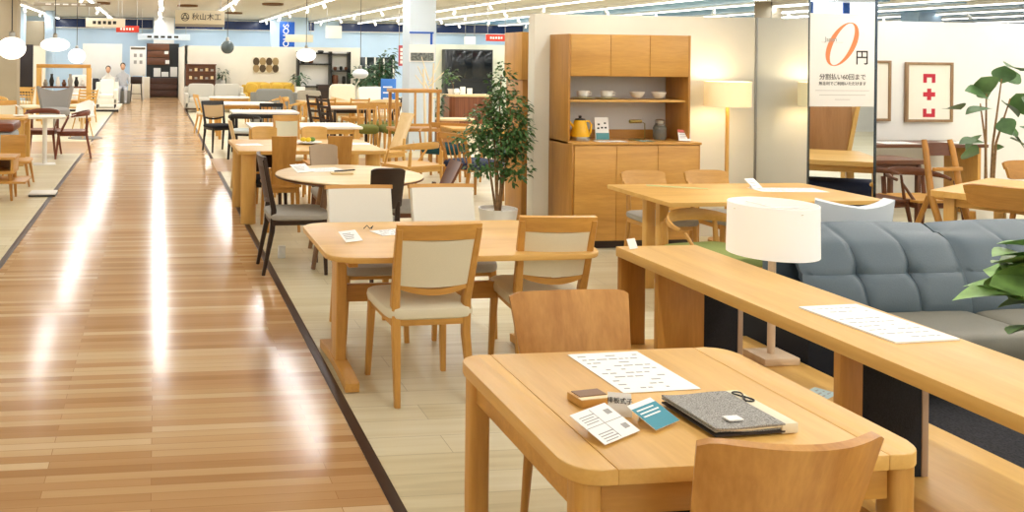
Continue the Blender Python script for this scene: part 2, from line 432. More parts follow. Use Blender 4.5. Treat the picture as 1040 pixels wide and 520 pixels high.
        for s in (-1, 1):
            b = BM(); tube(b, [(s*(w/2-.03), d/2-.05, sh-.04), (s*w*.54, .06, H-.11)], [.015, .01], 8); obj('arm_post', b, wd('z'), t)
            b = BM(); tube(b, [(s*(w/2-.04)*.95, -d/2+.03, sh), (s*(w/2)*.8, -d/2+.02, H-.07)], [.014, .01], 8); obj('back_post', b, wd('z'), t)
    if arms:
        for s in (-1, 1):
            b = BM(); tube(b, [(s*(w/2), -d/2, sh+.22), (s*(w/2+.03), 0, sh+.23), (s*(w/2+.01), d/2-.02, sh+.21)], [.012, .016, .014], 8, [.01]*3); obj('arm', b, wd('y'), t)
            b = BM(); tube(b, [(s*(w/2-.02), d/2-.04, sh-.04), (s*(w/2+.01), d/2-.05, sh+.21)], [.015, .012], 8); obj('arm_post', b, wd('z'), t)
    if stretch:
        b = BM()
        for s in (-1, 1): tube(b, [(s*(w/2-.02), -d/2, .18), (s*(w/2-.02), d/2-.03, .18)], .009, 6)
        obj('stretcher', b, wd('y'), t)
    return t
WOODS = set()
for f in (OAK, OAKL, OAKD, PLY, PALE, WAL, MAH, DRK, BLACKW):
    for a in 'xyz': WOODS.add(f(a))

def table(label, x0, x1, y0, y1, h=.7, wd=OAK, top=.03, leg='square', lw=.03, inset=.05, r=.03, apron=True, group=None, rz=0, name='dining_table', legs=None, topm=None, cat='table'):
    cx, cy = (x0+x1)/2, (y0+y1)/2; W, D = (x1-x0)/2, (y1-y0)/2
    t = thing(name, label, cat, (cx, cy, 0), rz, group)
    b = BM(); slab(b, rrect(-W, W, -D, D, r), h-top, h, min(.006, top*.3)); obj('table_top', b, topm or wd('x'), t, 30)
    for sx in (-1, 1):
        for sy in (-1, 1):
            b = BM(); X, Y = sx*(W-inset), sy*(D-inset)
            if leg == 'pair': bx(b, X-lw, X+lw, sy*.085-lw*.8, sy*.085+lw*.8, 0, h-top, .005)
            elif leg == 'round': tube(b, [(X+sx*.02, Y+sy*.02, 0), (X, Y, h-top)], [lw*.65, lw], 10)
            elif leg == 'half': slab(b, [(X+lw*cos(a)*1.0, Y+lw*sin(a)) for a in [2*pi*k/20 for k in range(20)]], 0, h-top)
            else: bx(b, X-lw, X+lw, Y-lw, Y+lw, 0, h-top, .006)
            obj('leg', b, wd('z'), t)
    if apron:
        b = BM(); a = .07
        for s in (-1, 1):
            bx(b, -W+inset, W-inset, s*(D-inset)-.01, s*(D-inset)+.01, h-top-a, h-top, .002)
            bx(b, s*(W-inset)-.01, s*(W-inset)+.01, -D+inset, D-inset, h-top-a, h-top, .002)
        obj('apron', b, wd('x'), t)
    return t

def sheet_paper(name, label, cat, x, y, z, w, d, rz, th=.0015, lines=6, m=None, group=None, ink=GREYINK, header=False):
    b = BM(); bx(b, -w/2, w/2, -d/2, d/2, 0, th); o = obj(name, b, m or PAPER, None, False)
    tag(o, label, cat, group, (x, y, z), rz)
    if lines:
        b = BM(); rnd = random.Random(int(x*1000+y*77))
        for k in range(lines):
            yy = d/2-d*(k+1)/(lines+1)
            xx = -w*.42
            while xx < w*.36:
                L = rnd.uniform(.04, .14)*w
                if rnd.random() < .7: bx(b, xx, min(xx+L, w*.42), yy-.0035, yy+.0035, th, th+.0004)
                xx += L+.03*w
        obj('printed_lines', b, ink, o, False)
    return o

def sofa(label, x, y, rz, W=1.8, D=.8, H=.78, sh=.4, m=None, cm=None, legm=None, pillows=(), n=2, group=None, arm=True, name='sofa'):
    t = thing(name, label, 'sofa', (x, y, 0), rz, group); m = m or GREYU; cm = cm or m
    b = BM(); bx(b, -W/2+.02, W/2-.02, -D/2+.02, D/2-.02, .12, sh-.12, .02); obj('base', b, m, t)
    aw = .12 if arm else 0
    for k in range(n):
        cw = (W-2*aw)/n; xc = -W/2+aw+cw*(k+.5)
        b = BM(); sell(b, (xc, .06, sh-.07), (cw*1.0, D-.16, .19), .15, .4); obj('seat_cushion', b, cm, t)
        b = BM(); sell(b, (xc, -D/2+.18, (sh+H)/2+.0), (cw*1.0, .2, H-sh+.05), .25, .3, M=Matrix.Rotation(.15, 3, 'X')); obj('back_cushion', b, cm, t)
    b = BM(); bx(b, -W/2, W/2, -D/2, -D/2+.1, .12, H-.06, .03); obj('backrest', b, m, t)
    if arm:
        for s in (-1, 1):
            b = BM(); bx(b, s*(W/2-.06)-.06, s*(W/2-.06)+.06, -D/2+.02, D/2-.02, .12, sh+.14, .03); obj('arm', b, m, t)
    for sx in (-1, 1):
        for sy in (-1, 1):
            b = BM(); tube(b, [(sx*(W/2-.08), sy*(D/2-.08), 0), (sx*(W/2-.08), sy*(D/2-.08), .13)], [.015, .022], 8); obj('leg', b, legm or DRK('z'), t)
    return t

def price_card(name, label, x, y, z, rz, w=.1, h=.14, tilt=.5, m=None, lines=True):
    """a card leaning back on a small strut"""
    t = thing(name, label, 'sign card', (x, y, z), rz)
    Mx = Matrix.Translation((0, 0, .003)) @ Matrix.Rotation(-tilt, 4, 'X')
    b = BM(); bx(b, -w/2, w/2, -.001, .001, 0, h, M=Mx); obj('card', b, m or PAPER, t, False)
    b = BM(); bx(b, -w*.12, w*.12, h*.02*0+h*sin(tilt)*.75, h*sin(tilt)*.75+.002, 0, h*cos(tilt)*.75, 0); obj('strut', b, PAPER, t, False)
    if lines:
        b = BM()
        for k in range(4): bx(b, -w*.38, w*(.1+.07*(k % 3)), -.0016, -.001, h*(.25+.15*k), h*(.25+.15*k)+.005, M=Mx)
        obj('printed_lines', b, GREYINK, t, False)
    return t

def pot_bm(r0, r1, h):
    b = BM(); lathe(b, [(r0*.9, 0), (r0, .01), (r1, h), (r1-.015, h), (r1-.02, h-.03)], 28); return b

def leafy(label, x, y, z, pot=(.14, .18, .3), potm=None, stems=((0, 0, 1.4),), blobs=(), n=300, L=.08, Wd=.04, m=None, seed=1, droop=.4, name='potted_plant', stem_r=.01, cat='plant', branches=None):
    rnd = random.Random(seed)
    t = thing(name, label, cat, (x, y, z))
    if pot:
        obj('pot', pot_bm(*pot), potm or POTW, t)
        b = BM(); lathe(b, [(.001, 0), (pot[1]-.02, 0), (pot[1]-.02, .006), (.001, .012)], 20, (0, 0, pot[2]-.04)); obj('soil', b, SOIL, t)
    z0 = pot[2]-.04 if pot else 0
    for (sx, sy, sh_) in stems:
        b = BM(); bx_ = rnd.uniform(-.03, .03); by_ = rnd.uniform(-.03, .03)
        tube(b, [(bx_, by_, z0), (bx_+sx*.4+rnd.uniform(-.02, .02), by_+sy*.4, z0+(sh_-z0)*.5), (sx, sy, sh_)], [stem_r, stem_r*.8, stem_r*.4], 7); obj('stem', b, BARK, t)
    b = BM()
    for k in range(n):
        c, rr = rnd.choices(blobs, weights=[q[1][0]*q[1][1]*q[1][2] for q in blobs])[0]
        while True:
            q = Vector((rnd.uniform(-1, 1), rnd.uniform(-1, 1), rnd.uniform(-1, 1)))
            if .25 < q.length < 1: break
        p = Vector(c)+Vector((q.x*rr[0], q.y*rr[1], q.z*rr[2]))
        dr = Vector((q.x, q.y, q.z*.4+rnd.uniform(-.2, .3)))+Vector((rnd.gauss(0, .4), rnd.gauss(0, .4), rnd.gauss(0, .25)))
        leaf(b, p, dr, L*rnd.uniform(.7, 1.25), Wd*rnd.uniform(.7, 1.2), droop, rnd.uniform(-.6, .6))
    obj('foliage', b, m or LEAF, t, 80)
    return t

# ------------------------------------------------------------------ foreground table
FT = thing('dining_table', 'light oak extension table nearest the camera, with papers and fabric samples on it', 'table', (1.438, 2.352, 0), 0)
W, D, Ht = .468, .402, .69
SEAM = W-.115
b = BM(); bx(b, -SEAM, SEAM, -D, D, Ht-.038, Ht, .003, seg=2); obj('table_top', b, OAKL('y'), FT, 40)
for s in (-1, 1):
    b = BM(); pts = rrect(-W, W, -D, D, .075, 8)
    keep = [(x, y) for x, y in pts if s*x > SEAM]
    x_ = SEAM*s+.0006*s
    keep = [(x_, -D)]+sorted([p for p in keep], key=lambda p: math.atan2(p[1], (s*p[0]-SEAM)))+[(x_, D)]
    if s < 0: keep = keep[::-1]
    slab(b, keep, Ht-.038, Ht, .004); obj('end_leaf', b, OAKL('y'), FT, 40)
for sx in (-1, 1):
    for sy in (-1, 1):
        b = BM(); slab(b, rrect(sx*(W-.055)-.033, sx*(W-.055)+.033, sy*(D-.05)-.033, sy*(D-.05)+.033, .018, 4), 0, Ht-.038); obj('leg', b, OAK('z'), FT)
b = BM()
for s in (-1, 1):
    bx(b, -W+.09, W-.09, s*(D-.045)-.011, s*(D-.045)+.011, Ht-.125, Ht-.038, .002)
    bx(b, s*(W-.05)-.011, s*(W-.05)+.011, -D+.08, D-.08, Ht-.125, Ht-.038, .002)
obj('apron', b, OAK('x'), FT)

# bent plywood chairs at the foreground table
def ply_chair(label, loc, rz, H=.8, w=.43, bend=.06, seatm=NAVY):
    t = thing('dining_chair', label, 'chair', loc, rz)
    for s in (-1, 1):
        b = BM(); tube(b, [(s*.21, .2, 0), (s*.195, .18, .40)], [.013, .02], 10); obj('leg', b, OAKD('z'), t)
        b = BM(); tube(b, [(s*.2, -.23, 0), (s*.19, -.19, .38), (s*.17, -.2, .55)], [.013, .021, .016], 10); obj('leg', b, OAKD('z'), t)
    b = BM(); sell(b, (0, 0, .425), (.46, .44, .065), .3, .5); obj('seat', b, seatm, t)
    b = BM(); bx(b, -.19, .19, -.19, .18, .36, .405, .01); obj('seat_frame', b, OAKD('x'), t)
    b = BM()
    def f(u, v):
        a = 2*u-1; z0 = .46+.07*(1-a*a); wv = (w/2)*(.86+.14*v)
        zt = H-.003*(a*a)-.016*abs(a)**12
        return (a*wv, -.2-.09*v+bend*a*a-.02, z0+(zt-z0)*v)
    sheet(b, f, 24, 10, .02); obj('backrest', b, PLY('z'), t, 50)
    return t
ply_chair('figured oak bent-board chair on the far side of the nearest table', (1.525, 2.80), pi, H=.795, w=.46, bend=.0)
ply_chair('curved oak board-back chair cut off by the bottom edge, pulled up to the nearest table', (1.415, 2.035), radians(-1), H=.825, w=.44, bend=.085)

# papers and cards on the foreground table
z = Ht+.001
x, y = gp(650, 380, .69)
sheet_paper('printed_sheet', 'large white printed sheet lying at the back of the nearest table', 'paper', 1.46, 2.56, z, .245, .33, radians(2), lines=10)
x, y = gp(600, 406, .7)
t = thing('wood_sample_block', 'small wood sample block with brown and pale stripes beside the price card', 'wood sample', (x+.0, y+.005, z), radians(8))
b = BM(); bx(b, -.05, .05, -.035, .035, 0, .022, .003); obj('block', b, OAK('x'), t)
b = BM(); bx(b, -.04, .045, -.012, .03, .0221, .024); obj('brown_stripe', b, plain('swatch_brown', '#8C6A50', .5), t)
b = BM(); bx(b, -.05, .05, -.034, -.018, .0221, .0235); obj('pale_stripe', b, plain('swatch_pale', '#EFDDB4', .5), t)
x, y = gp(614, 436, .7)
t = thing('price_card', 'white two-page price card tilted on its stand in front of the wood sample', 'price card', (x, y, z), radians(28))
Mx = Matrix.Translation((0, 0, .024)) @ Matrix.Rotation(radians(20), 4, 'X')
b = BM(); bx(b, -.075, .075, -.055, .055, 0, .002, M=Mx); obj('card', b, PAPER, t, False)
b = BM(); bx(b, -.001, .001, -.05, .05, .002, .0026, M=Mx); bx(b, -.074, .074, -.0008, .0008, .002, .0026, M=Mx)
for q in (-.05, .01):
    for k in range(4): bx(b, -.06+(.07 if q > 0 else 0)*0, -.06+.05+.012*(k % 2), q+.008*k, q+.008*k+.0025, .002, .0026, M=Mx)
for q in (-.035, .02): bx(b, .04, .062, q, q+.016, .002, .0026, M=Mx)
obj('printed_lines', b, GREYINK, t, False)
b = BM(); bx(b, -.02, .02, .03, .033, 0, .02); bx(b, .07, .072, -.04, .04, 0, .006); obj('stand', b, WHT, t, False)
x, y = gp(630, 412, .72)
t = thing('name_card', 'tiny white upright name card with black writing behind the price card', 'sign card', (x, y, z), radians(-20))
b = BM(); bx(b, -.03, .03, -.001, .001, 0, .06, M=Matrix.Rotation(-.3, 4, 'X')); obj('card', b, PAPER, t, False)
text('lettering', '棒板式子', .0165, INK, t, (0, .0085, .038), (pi/2-.3+.6*0, 0, 0), .0006)
x, y = gp(663, 426, .7)
t = thing('information_card', 'teal information card with white writing beside the white price card', 'sign card', (x, y, z), radians(28))
Mx = Matrix.Translation((0, 0, .024)) @ Matrix.Rotation(radians(22), 4, 'X')
b = BM(); bx(b, -.055, .055, -.045, .045, 0, .002, M=Mx); obj('card', b, PAPER, t, False)
b = BM(); bx(b, -.055, .055, -.045, .030, .0021, .0026, M=Mx); obj('teal_panel', b, plain('teal_print', '#3E93A6', .5), t, False)
b = BM()
for k in range(3): bx(b, -.045, .03+.008*(k % 2), .018-.011*k, .018-.011*k+.004, .0027, .0031, M=Mx)
obj('printed_lines', b, PAPER, t, False)
b = BM(); bx(b, -.02, .02, .028, .031, 0, .02); obj('stand', b, WHT, t, False)
# fabric swatch book
x, y = gp(740, 425, .70)
t = thing('fabric_swatch_book', 'stack of grey tweed fabric swatches with a cream binding on the nearest table', 'fabric swatch book', (1.53, 2.195, z), radians(3))
TW = plain('tweed', '#A3A09A', .95, bscale=330, var=.6, bump=.8)
CR = plain('cream_binding', '#EDE3C8', .7)
for k in range(4):
    b = BM(); o_ = .004*k
    def f(u, v, k=k): return (-.118+.20*u+.004*((k*7) % 3-1), -.112+.224*v-.004*k*0+.003*((k*5) % 3-1), .004+.0062*k+.004*sin(5*u+k)*(1-u)*(1 if k else .3)+.004)
    sheet(b, f, 10, 6, .0042); obj('swatch', b, TW if k in (1, 3) else (plain('dark_swatch', '#3E352F', .9) if k == 0 else CR), t, 60)
b = BM(); bx(b, .070, .118, -.114, .114, .001, .028, .003); obj('binding', b, CR, t)
b = BM(); bx(b, -.06, -.018, -.085, -.057, .0305, .0335); obj('white_label', b, PAPER, t, False)
b = BM()
for a0 in (0, pi):
    tube(b, [(.094, .06, .030)]+[(.094+(.026*sin(q)*cos(q)), .06+(.034*sin(q))*cos(a0), .031) for q in [pi*k/10 for k in range(1, 10)]]+[(.094, .06, .030)], .0022, 5)
tube(b, [(.08, .03, .03), (.094, .06, .032), (.108, .035, .03)], .0022, 5)
obj('black_cord', b, BLKM, t)

# ------------------------------------------------------------------ second table (trestle) and its four padded chairs
t = thing('dining_table', 'light oak trestle dining table ringed by four cream padded chairs', 'table', (1.53, 4.58, 0))
W, D, Ht2 = .70, .45, .69
b = BM(); slab(b, rrect(-W, W, -D, D, .13, 8), Ht2-.028, Ht2, .008); obj('table_top', b, OAKL('x'), t, 40)
for s in (-1, 1):
    X = s*(W-.14)
    b = BM()
    slab(b, rrect(X-.028, X+.028, -.07, .07, .01, 3), .05, Ht2-.028)
    obj('leg', b, OAK('z'), t)
    b = BM(); sheet(b, lambda u, v: (X-.035+.07*u, -.34+.68*v, .03+.02*(1-(2*v-1)**2)*1), 3, 14, .045); obj('foot', b, OAK('y'), t)
    b = BM(); bx(b, X-.025, X+.025, -.33, .33, Ht2-.075, Ht2-.028, .006); obj('bearer', b, OAK('y'), t)
b = BM(); bx(b, -W+.15, W-.15, -.018, .018, .36, .45, .004); obj('stretcher', b, OAKD('x'), t)
G2 = 'padded chairs around the trestle table'
kw = dict(w=.44, d=.43, sh=.44, H=.86, wd=OAK, seatm=CREAM, back='pad', backm=CREAM, lean=.10, lr=.019, pad=.06)
chair('cream padded oak chair seen from behind, near left side of the trestle table', (1.32, 4.31), radians(2), G2, **kw)
chair('cream padded oak chair seen from behind, near right side of the trestle table', (2.01, 4.45), radians(-5), G2, **dict(kw, w=.41))
kw2 = dict(kw, seatm=GREYU, backm=WHITEU, back='fullpad', w=.40, H=.84)
chair('white-backed padded chair facing the camera, far left side of the trestle table', (1.27, 5.17), pi, G2, **kw2)
chair('white-backed padded chair facing the camera, far right side of the trestle table', (1.81, 5.19), pi, G2, **kw2)
x, y = gp(360, 244, .7)
price_card('price_card', 'white folded price card on the trestle table', x, y, Ht2+.001, radians(25), .11, .08, 1.0)
x, y = gp(398, 236, .69)
sheet_paper('printed_sheet', 'white printed sheet on the trestle table behind the near left chair', 'paper', x, y, Ht2+.001, .2, .14, .3, lines=5)
x, y = gp(373, 233, .69)
b = BM(); tube(b, [(-.02, 0, .004), (.0, .006, .02), (.015, 0, .004), (.03, -.01, .02), (.02, -.012, .004)], .003, 6)
tag(obj('spectacle_clip', b, BLKM), 'small black wire clip beside the price card on the trestle table', 'clip', None, (x, y, Ht2+.001))

# ------------------------------------------------------------------ long counter, low board, lamp
CT = thing('console_counter', 'long oak console shelf with upright dividers in front of the slate sofa', 'console shelf', (2.50, 3.2, 0))
cy0, cy1 = -1.9, .95; LB = .24
b = BM(); bx(b, -.22, .21, cy0, cy1, .672, .72, .003); obj('shelf_top', b, OAKL('y'), CT)
b = BM(); bx(b, .2105, .232, cy0, cy1, .672, .712, .002); obj('back_strip', b, plain('olive_metal', '#77705A', .4), CT)
b = BM(); bx(b, -.21, -.08, cy1-.035, cy1, LB, .672, .003); obj('end_panel', b, OAKD('z'), CT)
for i, (yy, xs) in enumerate(((.62, (-.21, .02, .19)), (-.47, (-.21, -.125, .10)), (-1.5, (-.21, -.12, .10)))):
    b = BM(); bx(b, xs[0], xs[1], yy-.03, yy, LB, .672, .002); obj('divider_panel', b, OAKD('z'), CT)
    b = BM(); bx(b, xs[1], xs[2], yy-.028, yy-.004, LB, .672, .002); obj('dark_panel', b, BLKF, CT, label='black panel of the divider')
    b = BM(); bx(b, xs[2], xs[2]+.025, yy-.03, yy, LB, .672, .002); obj('edge_post', b, plain('pinkish_steel', '#B7A08C', .35), CT)
LBt = thing('low_board', 'long low oak board standing on the floor under the console shelf', 'low table', (2.66, 3.2, 0))
b = BM(); bx(b, -.36, .36, cy0, .99, LB-.04, LB, .004); obj('board_top', b, OAKL('y'), LBt)
for xx in (-.30, .30):
    for yy in (cy0+.2, -.5, .85):
        b = BM(); bx(b, xx-.025, xx+.025, yy-.05, yy+.05, 0, LB-.04, .003); obj('leg', b, OAKD('z'), LBt)
x, y = gp(885, 325, .72)
sheet_paper('printed_sheet', 'stack of white printed sheets lying on the long console shelf', 'paper', 2.55, 2.85, .7205, .25, .42, radians(3), th=.006, lines=9)
x, y = 2.33, 4.07
price_card('price_card', 'tiny white tag at the far left end of the console shelf', x, y, .721, .4, .06, .05, .4, lines=False)
x, y = gp(833, 400, LB)
sheet_paper('leaflet', 'small pale blue leaflet on the low board behind the nearest table', 'leaflet', x, y, LB+.001, .12, .09, .5, m=plain('blue_leaflet', '#BFD6D8', .5), lines=3)
# table lamp
lx, ly = gp(783, 366, LB)
LAMP = thing('table_lamp', 'tall table lamp with white drum shade on a wooden post behind the console shelf', 'lamp', (lx, ly, LB))
b = BM(); bx(b, -.09, .09, -.08, .08, .0, .035, .006); obj('base', b, wood('whitened_ash', '#E5CDB0', '#CDB08E', 'x'), LAMP)
b = BM(); tube(b, [(0, 0, .035), (0, 0, .55)], .017, 14); obj('post', b, wood('whitened_ash', '#E5CDB0', '#CDB08E', 'z'), LAMP)
SH = bpy.data.materials.new('lamp_shade_fabric'); SH.use_nodes = True
bb = SH.node_tree.nodes['Principled BSDF']; bb.inputs['Base Color'].default_value = lin('#FBFAF6'); bb.inputs['Roughness'].default_value = .9
bb.inputs['Emission Color'].default_value = lin('#FFFAF0'); bb.inputs['Emission Strength'].default_value = .12
def drum(parent, r, z0, z1, m, rt=None):
    b = BM(); rt = rt or r
    lathe(b, [(r, z0), (rt, z1), (rt-.003, z1), (r-.003, z0), (r, z0)], 56, cap=False); o = obj('lamp_shade', b, m, parent); return o
drum(LAMP, .196, .505, .742, SH, .192)
b = BM(); tube(b, [(-.2, 0, .72), (.2, 0, .72)], .003, 6); tube(b, [(0, -.2, .72), (0, .2, .72)], .003, 6); tube(b, [(0, 0, .54), (0, 0, .72)], .006, 8); obj('shade_frame', b, WHT, LAMP)

# ------------------------------------------------------------------ slate sofa
SF = thing('sofa', 'slate grey-blue tufted leather sofa behind the console shelf', 'sofa', (4.775, 4.16, .012), pi)
# local +y faces the camera; width along x
SW = 2.82
b = BM(); bx(b, -SW/2, SW/2, -.34, .36, .10, .25, .02); obj('base', b, BLKF, SF)  # black here stands in for the shade on the sofa front
b = BM(); bx(b, -SW/2, SW/2, -.40, -.28, .10, .60, .03); obj('back_frame', b, SOFA, SF)
cwid = SW/3
for k in range(3):
    xc = -SW/2+cwid*(k+.5)
    b = BM()
    def f(u, v, xc=xc):
        X = xc+(u-.5)*(cwid-.022)
        a = (1-(2*v-1)**2); edge = (1-abs(2*u-1)**10)*(1-abs(2*v-1)**8)
        q = .035*edge
        for su in (1/3, 2/3): q -= .026*math.exp(-((u-su)/.02)**2)*edge*.7
        q -= .016*math.exp(-((v-.5)/.025)**2)*edge
        for su in (1/3, 2/3): q -= .055*math.exp(-(((u-su)*cwid)**2+((v-.5)*.42)**2)/.0016)
        z = .305+.412*v; yb = -.06-.20*v**1.15+.03*a
        zz = z-(.015*(1-cos((2*u-1)*pi*.5)) if v > .9 else 0)
        return (X, yb+q+.02-(.10*max(0, v-.82)/.18*1.0)**1.0*(v > .82), zz)
    sheet(b, f, 54, 32, .07); obj('back_cushion', b, SOFA, SF, 80)
    b = BM(); sell(b, (xc, .13, .262), (cwid-.004, .54, .16), .12, .35); obj('seat_cushion', b, plain('olive_grey_leather', '#817D70', .45, bump=.2, bscale=160, var=.04), SF, 60)
for sx in (-1, 1):
    for sy in (-.3, .3):
        b = BM(); tube(b, [(sx*(SW/2-.05), sy, 0), (sx*(SW/2-.05), sy, .11)], [.015, .022], 8); obj('leg', b, DRK('z'), SF)
b = BM(); bx(b, 3.06, 6.2, 1.2, 4.7, 0, .012, .004)
tag(obj('area_rug', b, plain('charcoal_rug', '#3C3B3F', .95, bscale=110, var=.5, bump=.8)), 'charcoal speckled rug under the slate sofa', 'rug')

b = BM(); bx(b, 1.413, 1.735, -.36, .38, .02, .44, .02); obj('arm', b, BLKF, SF, label='added black panel filling the dark area at the sofa side')  # block added at the sofa end, black to darken the gap under the console
# broad-leaved plant at the right edge of the photograph
t = thing('potted_plant', 'broad-leaved green plant in front of the slate sofa at the right edge', 'plant', (3.90, 3.2, .012))
obj('pot', pot_bm(.14, .17, .42), POTW, t)
b = BM(); rnd = random.Random(5)
stems = []
for k in range(44):
    a = rnd.uniform(0, 2*pi) if k > 24 else rnd.uniform(pi*.7, pi*1.4)
    e = rnd.uniform(.12, .26); hh = rnd.uniform(.55, .86)
    p = (cos(a)*e, sin(a)*e, hh); stems.append(p)
    leaf(b, p, (cos(a), sin(a), rnd.uniform(-.1, .45)), rnd.uniform(.16, .26), rnd.uniform(.17, .24), rnd.uniform(.1, .35), rnd.uniform(-.9, .9), n=6)
obj('foliage', b, LEAFP, t, 80)
b = BM()
for p in stems: tube(b, [(p[0]*.15, p[1]*.15, .36), (p[0]*.5, p[1]*.5, p[2]*.8), p], [.006, .005, .003], 5)
obj('stems', b, LEAFP, t)
b = BM(); lathe(b, [(.001, .38), (.15, .38), (.15, .39), (.001, .395)], 20); obj('soil', b, SOIL, t)

# ------------------------------------------------------------------ kitchen cupboard against the partition
CY = 7.25
K = thing('kitchen_cupboard', 'tall oak kitchen cupboard with open shelf against the cream partition', 'cupboard', (0, 0, 0))
xl = 3.575; xr = yp(703, 60, 7.32)[0]; xbr = yp(712, 147, CY)[0]; KT = 1.87; KC = .905
yb_, yu, ybf = 7.715, 7.34, CY
b = BM(); bx(b, xl, xl+.02, yu, yb_, KC, KT, .002); bx(b, xl, xl+.02, ybf+.01, yb_, 0, KC, .002); obj('side_panel', b, OAKD('z'), K)
b = BM(); bx(b, xr-.02, xr, yu, yb_, KC, KT, .002); obj('side_panel', b, OAKD('z'), K)
b = BM(); bx(b, xbr-.02, xbr, ybf+.01, yb_, 0, KC, .002); obj('side_panel', b, OAKD('z'), K)
b = BM(); bx(b, xl+.02, xr-.02, yb_-.02, yb_, KC, KT-.38); obj('back_panel', b, plain('grey_laminate', '#D3D3D2', .5), K)
ks = 1.50
b = BM(); bx(b, xl+.02, xr-.02, yu+.02, yb_, ks, KT, .002); obj('upper_box', b, OAK('z'), K)
nd = (xr-.02-xl-.02)/3
for i in range(3):
    b = BM(); bx(b, xl+.022+nd*i, xl+.018+nd*(i+1), yu-.002, yu+.018, ks+.002, KT-.004, .0025); obj('door', b, OAK('x'), K)
b = BM(); bx(b, xl+.02, xr-.02, yu+.04, yb_-.02, 1.272, 1.292, .002); obj('shelf', b, OAKL('x'), K)
b = BM(); bx(b, xl, xbr+.005, ybf-.005, yb_, KC-.0, KC+.022, .003); obj('worktop', b, OAK('x'), K)
b = BM(); bx(b, xl+.02, xbr-.02, ybf+.02, yb_-.01, .07, KC); obj('lower_box', b, OAK('z'), K)
nd = (xbr-.02-xl-.02)/3
for i in range(3):
    b = BM(); bx(b, xl+.022+nd*i, xl+.018+nd*(i+1), ybf-.002, ybf+.018, .075, KC-.006, .0025); d_ = obj('door', b, OAK('x'), K)
    if i:
        b = BM(); bx(b, xl+.03+nd*i, xl+.055+nd*i, ybf-.008, ybf-.002, .53, .536); obj('handle', b, DRK('x'), d_)
b = BM(); bx(b, xl+.03, xbr-.03, ybf+.05, yb_-.03, 0, .07); obj('plinth', b, DRK('x'), K)
b = BM(); bx(b, xl+.02, xr-.02, yb_-.032, yb_-.02, KC+.022, KC+.10); obj('splash_board', b, OAKD('x'), K)

# things on the cupboard shelf
sz = 1.2925
def bowl(name, label, x, r, h, mat, y=7.48, group=None):
    b = BM(); lathe(b, [(r*.4, 0), (r*.75, h*.35), (r, h), (r-.006, h), (r*.7, h*.4), (.002, .01)], 28); return tag(obj(name, b, mat), label, 'bowl', group, (x, y, sz+.013))
def cup(label, x, y=7.48):
    t = thing('cup_and_saucer', label, 'cup', (x, y, sz))
    b = BM(); lathe(b, [(.05, 0), (.10, .012), (.098, .016), (.04, .008)], 28); obj('saucer', b, plain('olive_glaze', '#B5A66A', .3), t)
    b = BM(); lathe(b, [(.03, .012), (.05, .03), (.055, .075), (.051, .075), (.045, .03), (.002, .02)], 28); obj('cup', b, POTW, t)
    b = BM(); tube(b, [(.05, 0, .065), (.08, 0, .06), (.08, 0, .04), (.05, 0, .035)], .005, 6); obj('handle', b, POTW, t)
cup('left white cup on an olive saucer on the cupboard shelf', yp(592, 96, 7.48)[0]); cup('second white cup on an olive saucer on the cupboard shelf', yp(616, 96, 7.48)[0])
bowl('bowl', 'white bowl on the cupboard shelf, left of the two bowls', yp(647, 97, 7.48)[0], .066, .055, POTW)
bowl('bowl', 'white bowl on the cupboard shelf, nearest its right side panel', yp(669, 97, 7.48)[0], .066, .055, POTW)
b = BM()
zc = KC+.0225
# kettle
kx = yp(589, 132, 7.45)[0]
t = thing('kettle', 'yellow electric kettle on the left end of the cupboard worktop', 'kettle', (kx, 7.45, zc), radians(0))
b = BM(); lathe(b, [(.085, 0), (.088, .01), (.085, .035)], 32); obj('base', b, MET, t)
b = BM(); lathe(b, [(.083, .036), (.084, .05), (.062, .13), (.05, .175), (.046, .18)], 32); obj('body', b, plain('yellow_enamel', '#F0B81E', .25), t)
b = BM(); lathe(b, [(.047, .18), (.04, .193), (.012, .198), (.012, .21), (.018, .216), (.002, .222)], 24); obj('lid', b, BLKM, t)
b = BM(); tube(b, [(.045, 0, .17), (.085, 0, .172), (.108, 0, .14), (.10, 0, .07), (.085, 0, .05)], [.009]*5, 8); obj('handle', b, plain('yellow_enamel', '#F0B81E', .25), t)
b = BM(); tube(b, [(-.06, 0, .12), (-.085, 0, .15), (-.095, 0, .17)], [.014, .01, .007], 8); obj('spout', b, plain('yellow_enamel', '#F0B81E', .25), t)
x = yp(612, 132, 7.52)[0]
t = thing('brochure_stand', 'white brochure with dark picture standing upright beside the yellow kettle', 'brochure', (x, 7.52, zc), 0)
b = BM(); bx(b, -.065, .065, 0, .004, 0, .2, M=Matrix.Rotation(-.12, 4, 'X')); obj('page', b, PAPER, t, False)
b = BM(); bx(b, -.06, .065, -.002, 0, 0, .06, M=Matrix.Rotation(-.12, 4, 'X')); obj('teal_band', b, plain('teal_band', '#5A9AA0', .5), t, False)
b = BM()
for k, (xx, zz) in enumerate(((-.045, .095), (-.01, .10), (.025, .10), (-.04, .13), (.02, .14))): bx(b, xx, xx+.02, -.002, 0, zz, zz+.014, M=Matrix.Rotation(-.12, 4, 'X'))
obj('printed_pictures', b, INK, t, False)
b = BM(); bx(b, -.05, .05, .03, .033, 0, .1); obj('strut', b, PAPER, t, False)
x = yp(648, 134, 7.45)[0]
t = thing('desk_lamp', 'small brass lamp with flat head on the cupboard worktop', 'lamp', (x, 7.46, zc))
b = BM(); lathe(b, [(.05, 0), (.05, .008), (.01, .014)], 20, (-.03, 0, 0)); obj('base', b, plain('brass', '#9A8A50', .35, metal=1), t)
